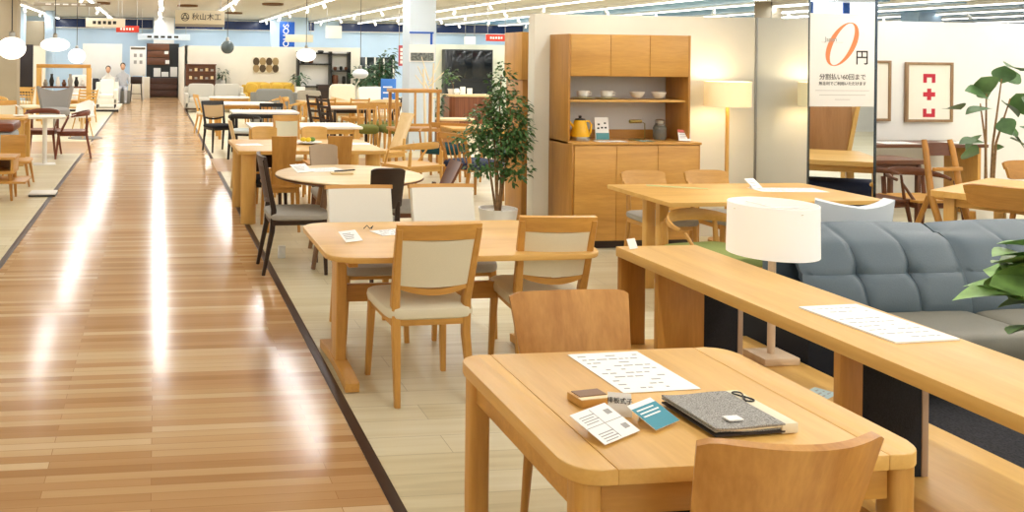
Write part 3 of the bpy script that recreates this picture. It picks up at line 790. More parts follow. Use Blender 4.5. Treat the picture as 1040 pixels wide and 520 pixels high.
b = BM(); tube(b, [(.07, 0, .01), (.07, 0, .15), (.03, 0, .17)], .004, 6); tube(b, [(-.03, 0, .012), (.07, 0, .012)], .004, 6); obj('arm', b, plain('brass', '#9A8A50', .35, metal=1), t)
b = BM(); tube(b, [(-.075, 0, .168), (.035, 0, .17)], .016, 10); obj('head', b, plain('brass', '#9A8A50', .35, metal=1), t)
x = yp(670, 134, 7.5)[0]
t = thing('glass_jar', 'lidded glass storage jar on the right of the cupboard worktop', 'jar', (x, 7.5, zc))
b = BM(); lathe(b, [(.05, 0), (.058, .02), (.058, .11), (.04, .14), (.04, .15)], 28); obj('jar', b, plain('glass', '#C9C6B8', .05, trans=.8, spec=.5), t)
b = BM(); lathe(b, [(.045, .004), (.052, .02), (.052, .1), (.03, .12)], 20); obj('contents', b, plain('coffee_beans', '#6E6048', .9, bscale=120, var=.7), t)
b = BM(); lathe(b, [(.043, .15), (.043, .175), (.03, .185), (.002, .187)], 24); obj('lid', b, MET, t)
sheet_paper('leaflet', 'teal leaflet lying on the cupboard worktop in front of the brass lamp', 'leaflet', yp(655, 141, 7.38)[0], 7.38, zc+.001, .14, .09, .2, m=plain('teal_band', '#5A9AA0', .5), lines=3, ink=PAPER)
sheet_paper('printed_sheet', 'white sheet lying on the cupboard worktop in front of the brochure', 'paper', yp(620, 143, 7.35)[0], 7.35, zc+.001, .27, .12, .05, lines=3)
t = price_card('price_card', 'white card with red top at the right end of the cupboard worktop', yp(693, 140, 7.38)[0], 7.34, zc+.002, -.4, .1, .12, .7)
b = BM(); bx(b, -.05, .05, -.0025, -.0012, .09, .12, M=Matrix.Translation((0, 0, .003)) @ Matrix.Rotation(-.7, 4, 'X')); obj('red_strip', b, plain('coral_print', '#E0776A', .5), t, False)

# floor lamp beside the cupboard
fx = yp(739, 95, 7.45)[0]
FL = thing('floor_lamp', 'lit floor lamp with cream drum shade on an oak post beside the cupboard', 'lamp', (fx, 7.45, 0))
b = BM(); lathe(b, [(.15, 0), (.15, .02), (.02, .025)], 28); obj('base', b, OAK('x'), FL)
b = BM(); tube(b, [(0, 0, .02), (0, 0, 1.3)], .017, 12); obj('post', b, OAKL('z'), FL)
SH2 = bpy.data.materials.new('lit_shade'); SH2.use_nodes = True
bb = SH2.node_tree.nodes['Principled BSDF']; bb.inputs['Base Color'].default_value = lin('#F3E4BE'); bb.inputs['Roughness'].default_value = .9
bb.inputs['Emission Color'].default_value = lin('#FFE2A0'); bb.inputs['Emission Strength'].default_value = .30
drum(FL, .195, 1.235, 1.46, SH2)
b = BM(); sell(b, (0, 0, 1.345), (.06, .06, .09), 1, 1, 16, 10); obj('bulb', b, plain('bulb', '#FFF0D0', .5, emit='#FFE9C0', es=6), FL)
l = bpy.data.lights.new('floor_lamp_bulb', 'POINT'); l.energy = 4; l.color = (1, .85, .6); l.shadow_soft_size = .05
o = bpy.data.objects.new('floor_lamp_bulb', l); C.objects.link(o); o.location = (fx, 7.45, 1.42); 
l2 = bpy.data.lights.new('floor_lamp_bulb', 'POINT'); l2.energy = 2; l2.color = (1, .85, .6); l2.shadow_soft_size = .05
o = bpy.data.objects.new('floor_lamp_bulb', l2); C.objects.link(o); o.location = (fx, 7.45, 1.26)

# sign hanging on the mirrored column
x0, zt = yp(825, 13, 6.98); x1, zb = yp(889, 108.5, 6.98)
SG = thing('hanging_sign', 'large white sign with a big orange zero hanging on the mirrored column', 'sign', ((x0+x1)/2, 7.0, (zt+zb)/2))
sw, sh_ = (x1-x0), (zt-zb)
b = BM(); bx(b, -sw/2, sw/2, -.006, .006, -sh_/2, sh_/2, .002); obj('board', b, PAPER, SG)
ORG = plain('orange_print', '#F0905A', .5)
b = BM(); n_ = 48
cx0, cz0 = -.01*sw, .17*sh_
oo, ii = [], []
for k in range(n_):
    a = 2*pi*k/n_; sn, cs = sin(a), cos(a)
    oo.append((cx0+.225*sw*cs+.16*sw*sn*.8, cz0+.235*sh_*sn)); ii.append((cx0+.145*sw*cs+.16*sw*sn*.8, cz0+.226*sh_*sn))
vo = [b.verts.new((x, -.0068, z)) for x, z in oo]; vi = [b.verts.new((x, -.0068, z)) for x, z in ii]
for k in range(n_): b.faces.new((vo[k], vo[(k+1) % n_], vi[(k+1) % n_], vi[k]))
obj('zero_numeral', b, ORG, SG, False)
text('yen_character', '円', .125*1.1, INK, SG, (.30*sw, -.0075, -.005*sh_+.02), sx=.95, bold=.001)
text('loan_wording', 'Japan', .055, GREYINK, SG, (-.19*sw, -.0078, .22*sh_), sx=1.0)
b = BM(); bx(b, -.34*sw, 0, -.0078, -.007, .19*sh_-.002, .19*sh_-.0); obj('underline', b, GREYINK, SG, False)
text('main_wording', '分割払い60回まで', .056, INK, SG, (0, -.0075, -.185*sh_), sx=1.0)
text('second_wording', '無金利でご利用いただけます', .035, INK, SG, (0, -.0075, -.255*sh_), sx=1.0)
b = BM()
for k, q in enumerate((.42, .36, .12)): bx(b, -q*sw, q*sw, -.0072, -.0066, -(.33+.04*k*1.2)*sh_, -(.33+.04*k*1.2)*sh_+.003)
obj('small_print', b, GREYINK, SG, False)
WGL = plain('daylight_glass', '#FFFFFF', .3, emit='#EAF4FF', es=1.6)
b = BM(); bx(b, 13.4, 18.5, YB+.01, YB+.03, 2.2, 3.06); o = struct('window_1', b, WGL, smooth=False)
BLUEP = plain('blue_print', '#1F5FC8', .5)

for k in range(4):
    b = BM(); bx(b, 14.2+.95*k, 14.38+.95*k, YB+.03, YB+.05, 2.2, 3.06); obj('mullion', b, BLUEP, o)
# pictures on the right wall
def picture(label, px0, py0, px1, py1, Y, art=True):
    x0, z1 = yp(px0, py0, Y); x1, z0 = yp(px1, py1, Y)
    t = thing('framed_picture', label, 'picture', ((x0+x1)/2, Y, (z0+z1)/2)); W, H = (x1-x0)/2, (z1-z0)/2; f = .03
    b = BM(); bx(b, -W, -W+f, -.015, .02, -H, H, .003); bx(b, W-f, W, -.015, .02, -H, H, .003); bx(b, -W+f, W-f, -.015, .02, H-f, H, .003); bx(b, -W+f, W-f, -.015, .02, -H, -H+f, .003); obj('frame', b, wood('frame_wood', '#A98A66', '#8A6A48', 'z'), t)
    b = BM(); bx(b, -W+f, W-f, 0, .01, -H+f, H-f); obj('print', b, plain('ivory_print', '#F4EEDF', .6), t, False)
    if art:
        b = BM(); u = W*.085; 
        def q(a0, a1, c0, c1): bx(b, a0*u, a1*u, -.003, -.0005, c0*u, c1*u)
        o = 6.6
        q(-3, 3, o, o+1.6); q(-3, -1.3, o-2.4, o); q(1.3, 3, o-2.4, o); q(-3, 3, o-.0, o+.1)
        q(-1, 1, -3.6, 1.6); q(-3, -1, -2, 0); q(1, 3, -2, 0)
        q(-3, 3, -11.2, -9.6); q(-3, -1.3, -9.6, -7.4); q(1.3, 3, -9.6, -7.4)
        obj('red_motif', b, plain('crimson', '#C3283C', .6), t, False)
    return t
picture('framed print with red cross and bracket motif on the right wall', 920, 63, 967, 124, 9.02)
picture('framed pale print on the right wall, half hidden by the mirrored column', 856, 61, 904, 123, 9.02, False)

# ------------------------------------------------------------------ right-hand table and chairs
table('pale oak plank table between the cupboard and the slate sofa', 3.40, 5.02, 5.50, 6.34, .70, OAKL, .028, 'pair', .035, .15, .02, name='dining_table', apron=False)
G3 = 'chairs around the pale oak plank table'
chair('oak chair with grey seat facing the camera, left behind the plank table', (3.92, 6.46), pi, G3, w=.38, H=.75, wd=OAK, seatm=GREYU, back='panel', backm=OAK('x'), rnd=True)
chair('oak chair with grey seat facing the camera, right behind the plank table', (4.47, 6.46), pi, G3, w=.38, H=.75, wd=OAK, seatm=GREYU, back='panel', backm=OAK('x'), rnd=True)
chair('low oak easy chair with green seat in front of the plank table', (3.62, 5.36), radians(188), None, w=.5, d=.46, sh=.40, H=.655, wd=OAK, seatm=GREENU, back='wrap', rnd=True, name='easy_chair', pad=.07)
t = thing('easy_chair', 'low easy chair with pale grey-blue back standing behind the slate sofa', 'chair', (4.12, 5.0, 0), radians(-4))
PB = plain('pale_blue_grey', '#D5DCE2', .85, bump=.2, bscale=250)
b = BM(); sheet(b, lambda u, v: ((2*u-1)*(.21+.02*v), -.27-.05*v+.08*(2*u-1)**2, .32+.50*v+.02*abs(2*u-1)-.02*(1-(2*u-1)**2)), 14, 6, .06); obj('backrest', b, PB, t)
b = BM(); sell(b, (0, 0, .36), (.46, .46, .14), .3, .5); obj('seat', b, PB, t)
for sx in (-1, 1):
    for sy in (-1, 1):
        b = BM(); tube(b, [(sx*.25, sy*.22, 0), (sx*.2, sy*.18, .32)], [.012, .02], 8); obj('leg', b, WAL('z'), t)
x, y = gp(800, 193, .7)
sheet_paper('printed_sheet', 'white printed sheet on the right part of the plank table', 'paper', x, y, .7005, .5, .2, -.1, lines=5)
x, y = gp(700, 190, .7)
sheet_paper('table_runner', 'pale green paper strip on the left part of the plank table', 'paper strip', x-.1, y, .7005, .42, .06, -.5, m=plain('pale_green', '#C9C78E', .7), lines=0)
price_card('price_card', 'white card standing on the sheet on the plank table', gp(770, 192, .7)[0], gp(770, 192, .7)[1], .703, .3, .1, .1, .9)

# right-most oak table and what stands round it
table('oak table at the right edge under the red-motif picture', 5.96, 7.26, 5.11, 6.31, .70, OAKL, .045, 'square', .035, .1, .02, rz=radians(28))
t = thing('high_back_chair', 'tall amber oak armchair frame with dark slung back beside the right edge table', 'chair', (6.80, 6.85, 0), radians(-176))
for s in (-1, 1):
    b = BM(); tube(b, [(s*.15, .18, 0), (s*.155, 0, .5), (s*.14, -.07, .90), (s*.135, -.09, .98)], [.026, .028, .024, .02], 10); obj('leg', b, OAKD('z'), t)
    b = BM(); tube(b, [(s*.16, -.22, 0), (s*.155, -.02, .5)], [.02, .022], 8); obj('leg', b, OAKD('z'), t)
b = BM(); sheet(b, lambda u, v: ((2*u-1)*.125, -.07-.02*v-.02*(1-(2*u-1)**2), .84+.11*v), 8, 4, .014); obj('backrest', b, WAL('x'), t)
b = BM(); sell(b, (0, .16, .5), (.32, .34, .05), .3, .5); obj('seat', b, OAK('x'), t)
b = BM(); bx(b, -.15, .15, .12, .145, .14, .18, .003); bx(b, -.15, .15, .0, .025, .72, .75, .003); obj('stretcher', b, OAKD('x'), t)
x, y = gp(939, 177, .72)
table('low walnut table with wavy edge behind the high-back chair', 6.75, 7.5, 7.75, 8.2, .70, WAL, .04, 'square', .02, .06, .05, name='side_table')
b = BM(); t = thing('wall_desk', 'long narrow walnut desk under the pictures on the right wall', 'desk', (8.0, 8.72, 0))
b = BM(); bx(b, -1.1, .95, -.22, .28, .74, .775, .004); obj('desk_top', b, WAL('x'), t)
for xx in (-1.0, .88):
    b = BM(); bx(b, xx-.02, xx+.02, -.18, .24, 0, .74, .003); obj('leg', b, OAK('z'), t)
sheet_paper('open_magazine', 'open magazine on the walnut desk below the red-motif picture', 'magazine', 8.9, 8.7, .776, .5, .28, .1, lines=4)
sheet_paper('open_magazine', 'open magazine on the walnut desk beside the mirrored column', 'magazine', 8.0, 8.7, .776, .42, .28, -.05, lines=4)
x, y = gp(905, 235, .0)
chair('dark walnut spindle chair right of the mirrored column', (6.52, 7.35), radians(-80), None, w=.44, H=.76, sh=.42, wd=WAL, seatm=WAL('x'), back='wrap', rnd=True, splay=.05)
chair('walnut bench chair with curved arms behind the dark spindle chair', (7.0, 7.3), radians(180), None, w=.5, H=.68, sh=.42, wd=WAL, seatm=OAK('x'), back='wrap', rnd=True, splay=.03)
chair('amber oak chair seen from behind at the right edge table', (6.09, 5.57), radians(-62), None, w=.46, H=.80, wd=OAKD, seatm=NAVY, back='panel', backm=OAKD('x'), bh=.16)
chair('amber oak chair on the far side of the right edge table', (7.6, 6.6), pi, None, w=.46, H=.80, wd=OAKD, seatm=NAVY, back='panel', backm=OAKD('x'), bh=.16)
t = thing('bench', 'navy upholstered bench under the right edge table', 'bench', (6.95, 5.9, 0), radians(28))
b = BM(); sell(b, (0, 0, .39), (1.2, .38, .14), .15, .4); obj('seat', b, NAVY, t)
b = BM(); bx(b, -.58, .58, -.17, .17, .1, .34, .01); obj('frame', b, NAVY, t)
for sx in (-1, 1):
    for sy in (-1, 1): b = BM(); tube(b, [(sx*.5, sy*.13, 0), (sx*.5, sy*.13, .1)], .02, 8); obj('leg', b, DRK('z'), t)

# fiddle-leaf fig at the right wall
FX, FY = yp(1004, 150, 7.9)[0], 7.9
t = thing('potted_plant', 'tall plant with large round leaves by the right wall', 'plant', (FX, FY, 0))
obj('pot', pot_bm(.15, .2, .35), POTW, t)
rnd = random.Random(3)
tops = [(-.10, 0, 1.25), (.0, .03, 1.38), (.14, 0, 1.5), (.24, 0, 1.3)]
for p in tops:
    b = BM(); tube(b, [(p[0]*.2, p[1], .3), (p[0]*.35, p[1], .85), p], [.014, .011, .006], 8); obj('stem', b, BARK, t)
def px(px_, py_): 
    X, Z = yp(px_, py_, 7.9); return (X-FX, 0, Z)
b = BM()
for (qx, qy, L, Wd, ang) in ((1029, 72, .18, .2, 2.8), (1035, 95, .2, .16, -1.2), (990, 100, .24, .2, 2.7), (1000, 110, .22, .18, 3.4), (985, 112, .2, .16, 3.0), (997, 93, .2, .17, 2.2), (1018, 103, .2, .16, -.8), (1028, 104, .2, .15, .2), (1012, 120, .15, .13, -1.6), (1013, 128, .2, .17, -.3), (1005, 145, .22, .15, 3.2), (1003, 157, .25, .14, 3.1), (1018, 153, .1, .07, .5), (1032, 130, .2, .14, .1), (1028, 132, .18, .13, -1.2), (1022, 140, .14, .1, -.6), (1020, 85, .2, .15, 1.3), (1032, 82, .2, .14, .4), (1008, 100, .2, .18, 2.0), (1010, 138, .18, .14, -2.2)):
    p = px(qx, qy); yy = rnd.uniform(-.15, .15)
    leaf(b, (p[0], yy, p[2]), (cos(ang), rnd.uniform(-.6, .2), sin(ang)*.8+.1), L*1.15, Wd*1.35, .15, rnd.uniform(-1.2, 1.2), n=7)
obj('foliage', b, plain('mid_leaf', '#4F7040', .45, bscale=9, var=.3), t, 80)
b = BM(); lathe(b, [(.001, .31), (.18, .31), (.18, .32), (.001, .325)], 20); obj('soil', b, SOIL, t)

# furniture standing beyond the right edge that the column mirrors
t = thing('leaning_board', 'brown wood tabletop leaning on end, reflected in the mirrored column', 'tabletop', (7.5, 5.1, 0), 0)
b = BM(); bx(b, -.5, .2, -.02, .02, .5, 1.5, .004, M=Matrix.Rotation(.0, 4, 'X')); obj('board', b, wood('brown_board', '#B5814E', '#9A6838', 'z'), t)
b = BM(); bar(b, (.12, -.0, .45), (.34, 0, 1.5), .05, .06); obj('frame_post', b, OAKL('z'), t)
b = BM(); bar(b, (-.45, .0, 0), (-.45, 0, .55), .05, .05); bar(b, (.1, .0, 0), (.14, 0, .5), .05, .05); obj('leg', b, OAKL('z'), t)
t = thing('box_stool', 'pale wood box stool reflected in the mirrored column', 'stool', (7.9, 6.3, 0))
b = BM(); bx(b, -.2, .2, -.15, .15, .28, .48, .008); obj('seat', b, PALE('x'), t)
b = BM(); bx(b, -.17, .17, -.12, .12, 0, .28, .004); obj('base', b, BLKF, t)
chair('pale wood chair with curved arms reflected in the mirrored column', (8.3, 6.1), radians(60), None, w=.5, H=.66, wd=OAK, seatm=OAKL('x'), back='wrap', rnd=True)

# ------------------------------------------------------------------ ficus tree in white pot
px_, py_ = 3.07, 7.65
leafy('ficus tree in a white pot left of the cupboard', px_, py_, 0, (.13, .175, .3), None,
      ((-.05, 0, 1.15), (.03, .03, 1.5), (.1, -.02, 1.2), (-.1, .03, .9), (.16, 0, .95), (0, 0, 1.3)),
      (((.02, 0, 1.42), (.12, .12, .2)), ((.06, 0, 1.2), (.22, .18, .17)), ((.12, 0, 1.02), (.19, .18, .16)), ((-.14, 0, 1.08), (.16, .16, .16)), ((-.25, 0, .93), (.2, .16, .08)), ((.05, 0, .9), (.26, .2, .15)), ((.15, .0, .66), (.16, .14, .15)), ((-.1, 0, .66), (.2, .14, .07)), ((-.05, 0, .82), (.3, .16, .06))),
      n=2400, L=.052, Wd=.030, m=LEAF, seed=4, name='ficus_tree', stem_r=.012)
# tall wood cupboard standing on the other side of the partition
t = thing('tall_cupboard', 'tall orange wood cupboard seen edge-on behind the partition and the ficus', 'cupboard', (0, 0, 0))
b = BM(); bx(b, 3.44, 3.9, 8.0, 8.4, 0, 1.45, .004); obj('lower_body', b, OAKD('z'), t)
b = BM(); bx(b, 3.42, 3.9, 7.98, 8.4, 1.45, 1.90, .004); obj('upper_body', b, OAK('z'), t)

# ------------------------------------------------------------------ round table and its chairs
t = thing('round_table', 'round pale wood table with dark edge behind the white-backed chairs', 'table', (1.57, 7.08, 0))
b = BM(); lathe(b, [(.57, .665), (.60, .675), (.60, .69), (.585, .695), (.002, .695)], 56); obj('table_top', b, PALE('x'), t)
b = BM(); lathe(b, [(.55, .655), (.602, .672), (.602, .684), (.6, .684), (.55, .66)], 56, cap=False); obj('edge_band', b, WAL('x'), t)
for a in (.6, 2.1, 3.9, 5.3):
    b = BM(); tube(b, [(.48*cos(a), .48*sin(a), 0), (.3*cos(a), .3*sin(a), .66)], [.018, .03], 10); obj('leg', b, wood('mid_walnut', '#A27B55', '#7F5A3A', 'z'), t)
G4 = 'chairs around the round table'
chair('walnut chair with grey seat at the aisle side of the round table', (1.08, 6.78), -pi/2, G4, w=.44, d=.46, sh=.45, H=.88, wd=DRK, seatm=GREYU, back='pad', backm=plain('brown_leather', '#4A3325', .5), lean=.07)
chair('dark walnut chair on the near side of the round table', (1.665, 6.46), 0, G4, w=.25, d=.40, sh=.44, H=.85, wd=DRK, seatm=GREYU, back='panel', backm=DRK('x'), bh=.3)
chair('taupe padded chair on the far side of the round table', (1.53, 7.72), pi, G4, w=.26, sh=.45, H=.84, wd=WAL, seatm=GREYU, back='panel', backm=TAUPE, bh=.3)
chair('chair with leaning dark plank back on the right side of the round table', (2.10, 7.0), pi/2, G4, w=.40, sh=.45, H=.80, wd=WAL, seatm=GREYU, back='plank', backm=WAL('z'), lean=.16)
x, y = gp(330, 172, .7); sheet_paper('printed_sheet', 'white printed sheet on the round table', 'paper', x, y, .6965, .3, .22, .3, lines=4)
x, y = gp(310, 175, .7); price_card('price_card', 'white card leaning on the round table near the aisle', x, y, .698, .5, .16, .12, 1.1)
x, y = gp(347, 176, .7); t = thing('pencil_tray', 'pale wooden pencil tray on the round table', 'tray', (x, y, .6965), -.1)
b = BM(); bx(b, -.09, .09, -.05, .05, 0, .012, .002); obj('tray', b, PALE('x'), t)
b = BM(); tube(b, [(-.06, 0, .02), (.11, .02, .03)], .006, 6); obj('pencil', b, BLKM, t)
b = BM(); bx(b, -.03, .03, -.01, .01, 0, .10, .002)
x, y = gp(286, 262, 0); t = thing('floor_tag', 'small white price tag standing on the pale floor under the aisle-side walnut chair', 'tag', (x, y, 0), .1)
obj('tag', b, PAPER, t)

# rectangular table with plank-back chairs
table('long oak table with thick rounded legs in the third row', .80, 2.28, 8.55, 9.75, .72, OAKL, .035, 'half', .075, .115, .03, apron=False)
G5 = 'chairs around the table with thick rounded legs'
chair('tall plank-back oak chair on the near side, nearer the aisle', (yp(288, 180, 8.2)[0], 8.40), 0, G5, w=.34, d=.42, sh=.44, H=.90, wd=OAKD, seatm=OAKD('x'), back='plank', backm=OAKD('z'), lean=.05)
chair('tall plank-back oak chair on the near side, behind the taupe chair', (yp(345, 180, 8.2)[0], 8.42), 0, G5, w=.34, d=.42, sh=.44, H=.90, wd=OAKD, seatm=OAKD('x'), back='plank', backm=OAKD('z'), lean=.05)
chair('light oak chair on the far side, nearest the aisle', (yp(271, 140, 10.0)[0], 9.98), pi, G5, w=.3, sh=.44, H=.82, wd=OAK, seatm=OAK('x'), back='panel', backm=OAKL('x'), bh=.3)
chair('cream padded chair with oak frame on the far side of the thick-legged table', (yp(293, 140, 10.7)[0], 10.62), pi, G5, w=.36, sh=.44, H=.90, wd=OAK, seatm=CREAM, back='pad', backm=plain('sage_cream', '#DDD9BE', .8))
chair('light oak chair on the far side, under the fruit plate', (yp(323, 140, 10.0)[0], 9.98), pi, G5, w=.3, sh=.44, H=.82, wd=OAK, seatm=OAK('x'), back='panel', backm=OAKL('x'), bh=.3)
chair('light wood chair with grey seat at the aisle end behind the thick-legged table', (1.18, 10.75), -pi/2, None, w=.45, sh=.45, H=.86, wd=PALE, seatm=GREYU, back='plank', backm=PALE('z'))
t = thing('fruit_plate', 'white plate with lemons and limes on the thick-legged table', 'plate', (gp(313, 146, .72)[0], gp(313, 146, .72)[1], .7205))
b = BM(); lathe(b, [(.05, 0), (.15, .02), (.148, .024), (.002, .01)], 28); obj('plate', b, POTW, t)
for i, (dx, dy, mm) in enumerate(((0, 0, plain('lemon', '#F1CF2B', .4)), (-.05, .02, plain('lemon', '#F1CF2B', .4)), (.05, .03, plain('lime', '#6C8E2F', .4)))):
    b = BM(); sell(b, (0, 0, .032), (.065, .05, .05), 1, 1, 14, 8)
    tag(obj('lemon' if i < 2 else 'lime', b, mm), ['lemon in the middle of the white plate', 'lemon at the aisle side of the white plate', 'green lime on the white plate'][i], 'fruit', None, (gp(313, 146, .72)[0]+dx, gp(313, 146, .72)[1]+dy, .732))
x, y = gp(253, 147, .72); sheet_paper('printed_sheet', 'white sheet at the aisle end of the thick-legged table', 'paper', x, y, .7205, .25, .2, .2, lines=3)
x, y = gp(365, 146, .72); sheet_paper('printed_sheet', 'white sheet at the right end of the thick-legged table', 'paper', x, y, .7205, .22, .2, -.2, lines=3)

chair('low dark brown chair tucked under the aisle end of the thick-legged table', (1.13, 8.85), pi, None, w=.36, d=.4, sh=.42, H=.66, wd=DRK, seatm=BLKF, back='panel', backm=DRK('x'), bh=.2)
# ------------------------------------------------------------------ right-middle furniture (armchairs, rack, ladder-back chairs)
chair('oak armchair with thick teal seat between the rack and the ficus', (3.90, 11.65), radians(150), None, w=.56, d=.52, sh=.44, H=.74, wd=OAKD, seatm=TEAL, back='frame', arms=True, rnd=True, pad=.10, lr=.022)
chair('oak chair with navy seat behind the ficus trunk', (3.68, 9.95), radians(-70), None, w=.52, d=.54, sh=.43, H=.78, wd=OAKD, seatm=NAVY, back='spindle', rnd=True, pad=.08, lr=.022)
chair('pale oak bent-arm chair behind the right end of the round table', (2.95, 9.95), radians(25), None, w=.56, d=.5, sh=.42, H=.70, wd=OAKL, seatm=OAKL('x'), back='wrap', rnd=True, lr=.02)
chair('pale plank chair tilted beside the pale oak bent-arm chair', (3.0, 11.3), radians(120), None, w=.34, d=.42, sh=.42, H=.9, wd=OAKL, seatm=OAKL('x'), back='plank', backm=PALE('z'), lean=.22)
table('small oak table with splayed legs left of the ficus leaves', 3.95, 5.0, 11.45, 12.25, .70, OAKL, .03, 'round', .03, .08, .05)
chair('oak chair with dark seat pushed under the small splayed-leg table', (4.55, 11.15), radians(15), None, w=.48, sh=.43, H=.72, wd=OAK, seatm=TEAL, back='wrap', rnd=True)
# open display rack
RX0, RX1 = 3.72, 4.32
t = thing('display_rack', 'open two-tier orange wood display rack in front of the pale column', 'rack', ((RX0+RX1)/2, 13.5, 0))
hw = .33
for sx in (-1, 1):
    for sy in (-1, 1): b = BM(); bx(b, sx*hw-.022, sx*hw+.022, sy*.2-.022, sy*.2+.022, 0, 1.10, .004); obj('post', b, OAKD('z'), t)
for zz in (.5, 1.1): b = BM(); bx(b, -hw-.05, hw+.05, -.23, .23, zz, zz+.05, .006); obj('shelf', b, OAKD('x'), t)
b = BM(); bx(b, -hw, hw, -.2, -.16, .58, .62, .003); bx(b, -.05, -.02, -.2, -.17, .62, 1.1, .003); obj('rail', b, OAK('x'), t)
for i, (q, col_) in enumerate(((374, 'nearest the dark ladder-back chairs'), (386, 'second from the left'), (398, 'third from the left'), (409, 'under the display rack'))):
    X = yp(q, 130, 14.6+.7*(i % 2))[0]
    chair('oak spindle chair with olive seat, '+col_, (X, 14.65+.75*(i % 2)), radians(170+5*i), 'oak chairs with olive seats', w=.36, sh=.45, H=.82, wd=OAK, seatm=OLIVE, back='spindle', backm=OLIVE, pad=.10)
table('dark wood table beside the ladder-back chairs', 3.22, 4.1, 16.0, 16.8, .70, DRK, .03, 'square', .025, .06, .03, topm=plain('pinkish_top', '#D9C3AE', .4))
G6 = 'dark ladder-back chairs'
chair('dark ladder-back chair nearer the aisle', (yp(331, 150, 15.4)[0], 15.45), radians(-60), G6, w=.42, sh=.44, H=.98, wd=DRK, seatm=DRK('x'), back='ladder', lr=.022)
chair('dark ladder-back chair beside the dark table', (yp(342, 150, 14.8)[0], 14.85), radians(-70), G6, w=.42, sh=.44, H=.95, wd=DRK, seatm=DRK('x'), back='ladder', lr=.022)
chair('dark ladder-back chair at the right end of the dark table', (4.32, 16.4), pi/2, G6, w=.42, sh=.44, H=.9, wd=DRK, seatm=DRK('x'), back='ladder', lr=.022)

# tables between the crossing and the sofas
table('white-topped oak table just before the crossing', 1.25, 2.75, 11.55, 12.35, .71, OAKL, .03, 'square', .035, .08, .03, topm=plain('white_top', '#F1ECDD', .35))
table('white-topped black-legged table beyond the crossing', 1.25, 2.35, 14.35, 15.1, .72, BLACKW, .03, 'square', .025, .06, .03, topm=plain('white_top2', '#EDE8DC', .3))
table('pale oval table behind the black-legged table', 1.15, 2.35, 17.2, 18.1, .70, OAK, .03, 'square', .03, .1, .3, topm=plain('white_top', '#F1ECDD', .35))
table('small white-topped table in front of the grey sofas', 1.25, 2.2, 20.6, 21.3, .66, OAK, .03, 'round', .03, .06, .2, topm=plain('white_top', '#F1ECDD', .35))
chair('black framed chair with cane back beside the aisle', (.98+.1, 15.15), radians(200), None, w=.44, sh=.45, H=.84, wd=BLACKW, seatm=BLKF, back='pad', backm=plain('cane', '#C9A877', .7, bscale=200, bump=.6))
chair('black chair with pale seat at the black-legged table', (1.42, 14.1), radians(-20), None, w=.46, sh=.45, H=.74, wd=BLACKW, seatm=plain('pale_seat', '#C9D0CC', .8), back='wrap', rnd=False, lr=.022)
chair('black chair on the far side of the black-legged table', (2.0, 15.4), radians(170), None, w=.44, sh=.45, H=.80, wd=BLACKW, seatm=BLKF, back='spindle')
chair('tan bentwood chair left of the grey lounge sofa', (2.62, 16.9), radians(70), None, w=.5, sh=.44, H=.80, wd=OAKL, seatm=CREAM, back='wrap', rnd=True)
chair('tan bentwood chair behind the pale oval table', (2.5, 18.3), radians(100), None, w=.5, sh=.44, H=.80, wd=OAKL, seatm=CREAM, back='wrap', rnd=True)
chair('pale chair between the aisle and the oval table', (.98+.12, 18.6), radians(-80), None, w=.44, sh=.44, H=.82, wd=OAKL, seatm=CREAM, back='frame')
table('oak dining table beyond the oak slatted chairs', 2.95, 4.25, 17.7, 18.6, .71, OAK, .04, 'square', .04, .07, .03)
G7 = 'light oak slatted chairs'
chair('light oak slatted chair at the left end of the far oak table', (2.78, 17.6), radians(-90), G7, w=.44, sh=.44, H=.84, wd=OAK, seatm=OAK('x'), back='ladder')
chair('light oak slatted chair in front of the far oak table', (3.3, 17.35), radians(0), G7, w=.44, sh=.44, H=.84, wd=OAK, seatm=OAK('x'), back='ladder')
chair('light oak slatted chair at the right side of the far oak table', (3.95, 17.35), radians(10), G7, w=.44, sh=.44, H=.84, wd=OAK, seatm=OAK('x'), back='ladder')
table('pale long table in front of the cream sofas', 4.3, 5.9, 18.4, 19.3, .70, PALE, .03, 'square', .03, .07, .03)
chair('pale curved chair at the pale long table', (4.7, 18.1), radians(0), None, w=.48, sh=.44, H=.78, wd=PALE, seatm=CREAM, back='wrap', rnd=True)
chair('pale curved chair at the left end of the pale long table', (4.05, 19.0), radians(-80), None, w=.48, sh=.44, H=.78, wd=PALE, seatm=CREAM, back='wrap', rnd=True)

def xat(px_, Y): return yp(px_, 90, Y)[0]
sofa('light grey sofa against the cream wall nearest the aisle', (xat(190, 25.6)+xat(246, 25.6))/2, 25.7, pi, W=1.75, H=.78, m=plain('pale_grey_upholstery', '#C4C0B4', .9))
sofa('mustard yellow sofa under the leaf-patterned picture', (xat(250, 26.2)+xat(298, 26.2))/2, 26.3, pi, W=1.6, H=.82, m=YELU)
sofa('mid grey sofa with its back to the oak table', (xat(272, 18.9)+xat(300, 18.9))/2-.0, 20.0, radians(175), W=1.1, H=.86, m=GREY2, n=1)
sofa('grey two-seat sofa left of the cream sofas', (xat(303, 22)+xat(330, 22))/2, 22.2, pi, W=.62, H=.74, m=plain('warm_grey', '#A59C8A', .9), n=1, arm=False)
sofa('cream high-back sofa beyond the dark table', (xat(336, 22)+xat(360, 22))/2, 21.8, pi, W=.64, H=.92, m=CREAM, n=1, arm=False)
sofa('cream high-back sofa left of the blue poster', (xat(364, 22)+xat(389, 22))/2, 21.8, pi, W=.64, H=.86, m=WHITEU, n=1, arm=False)
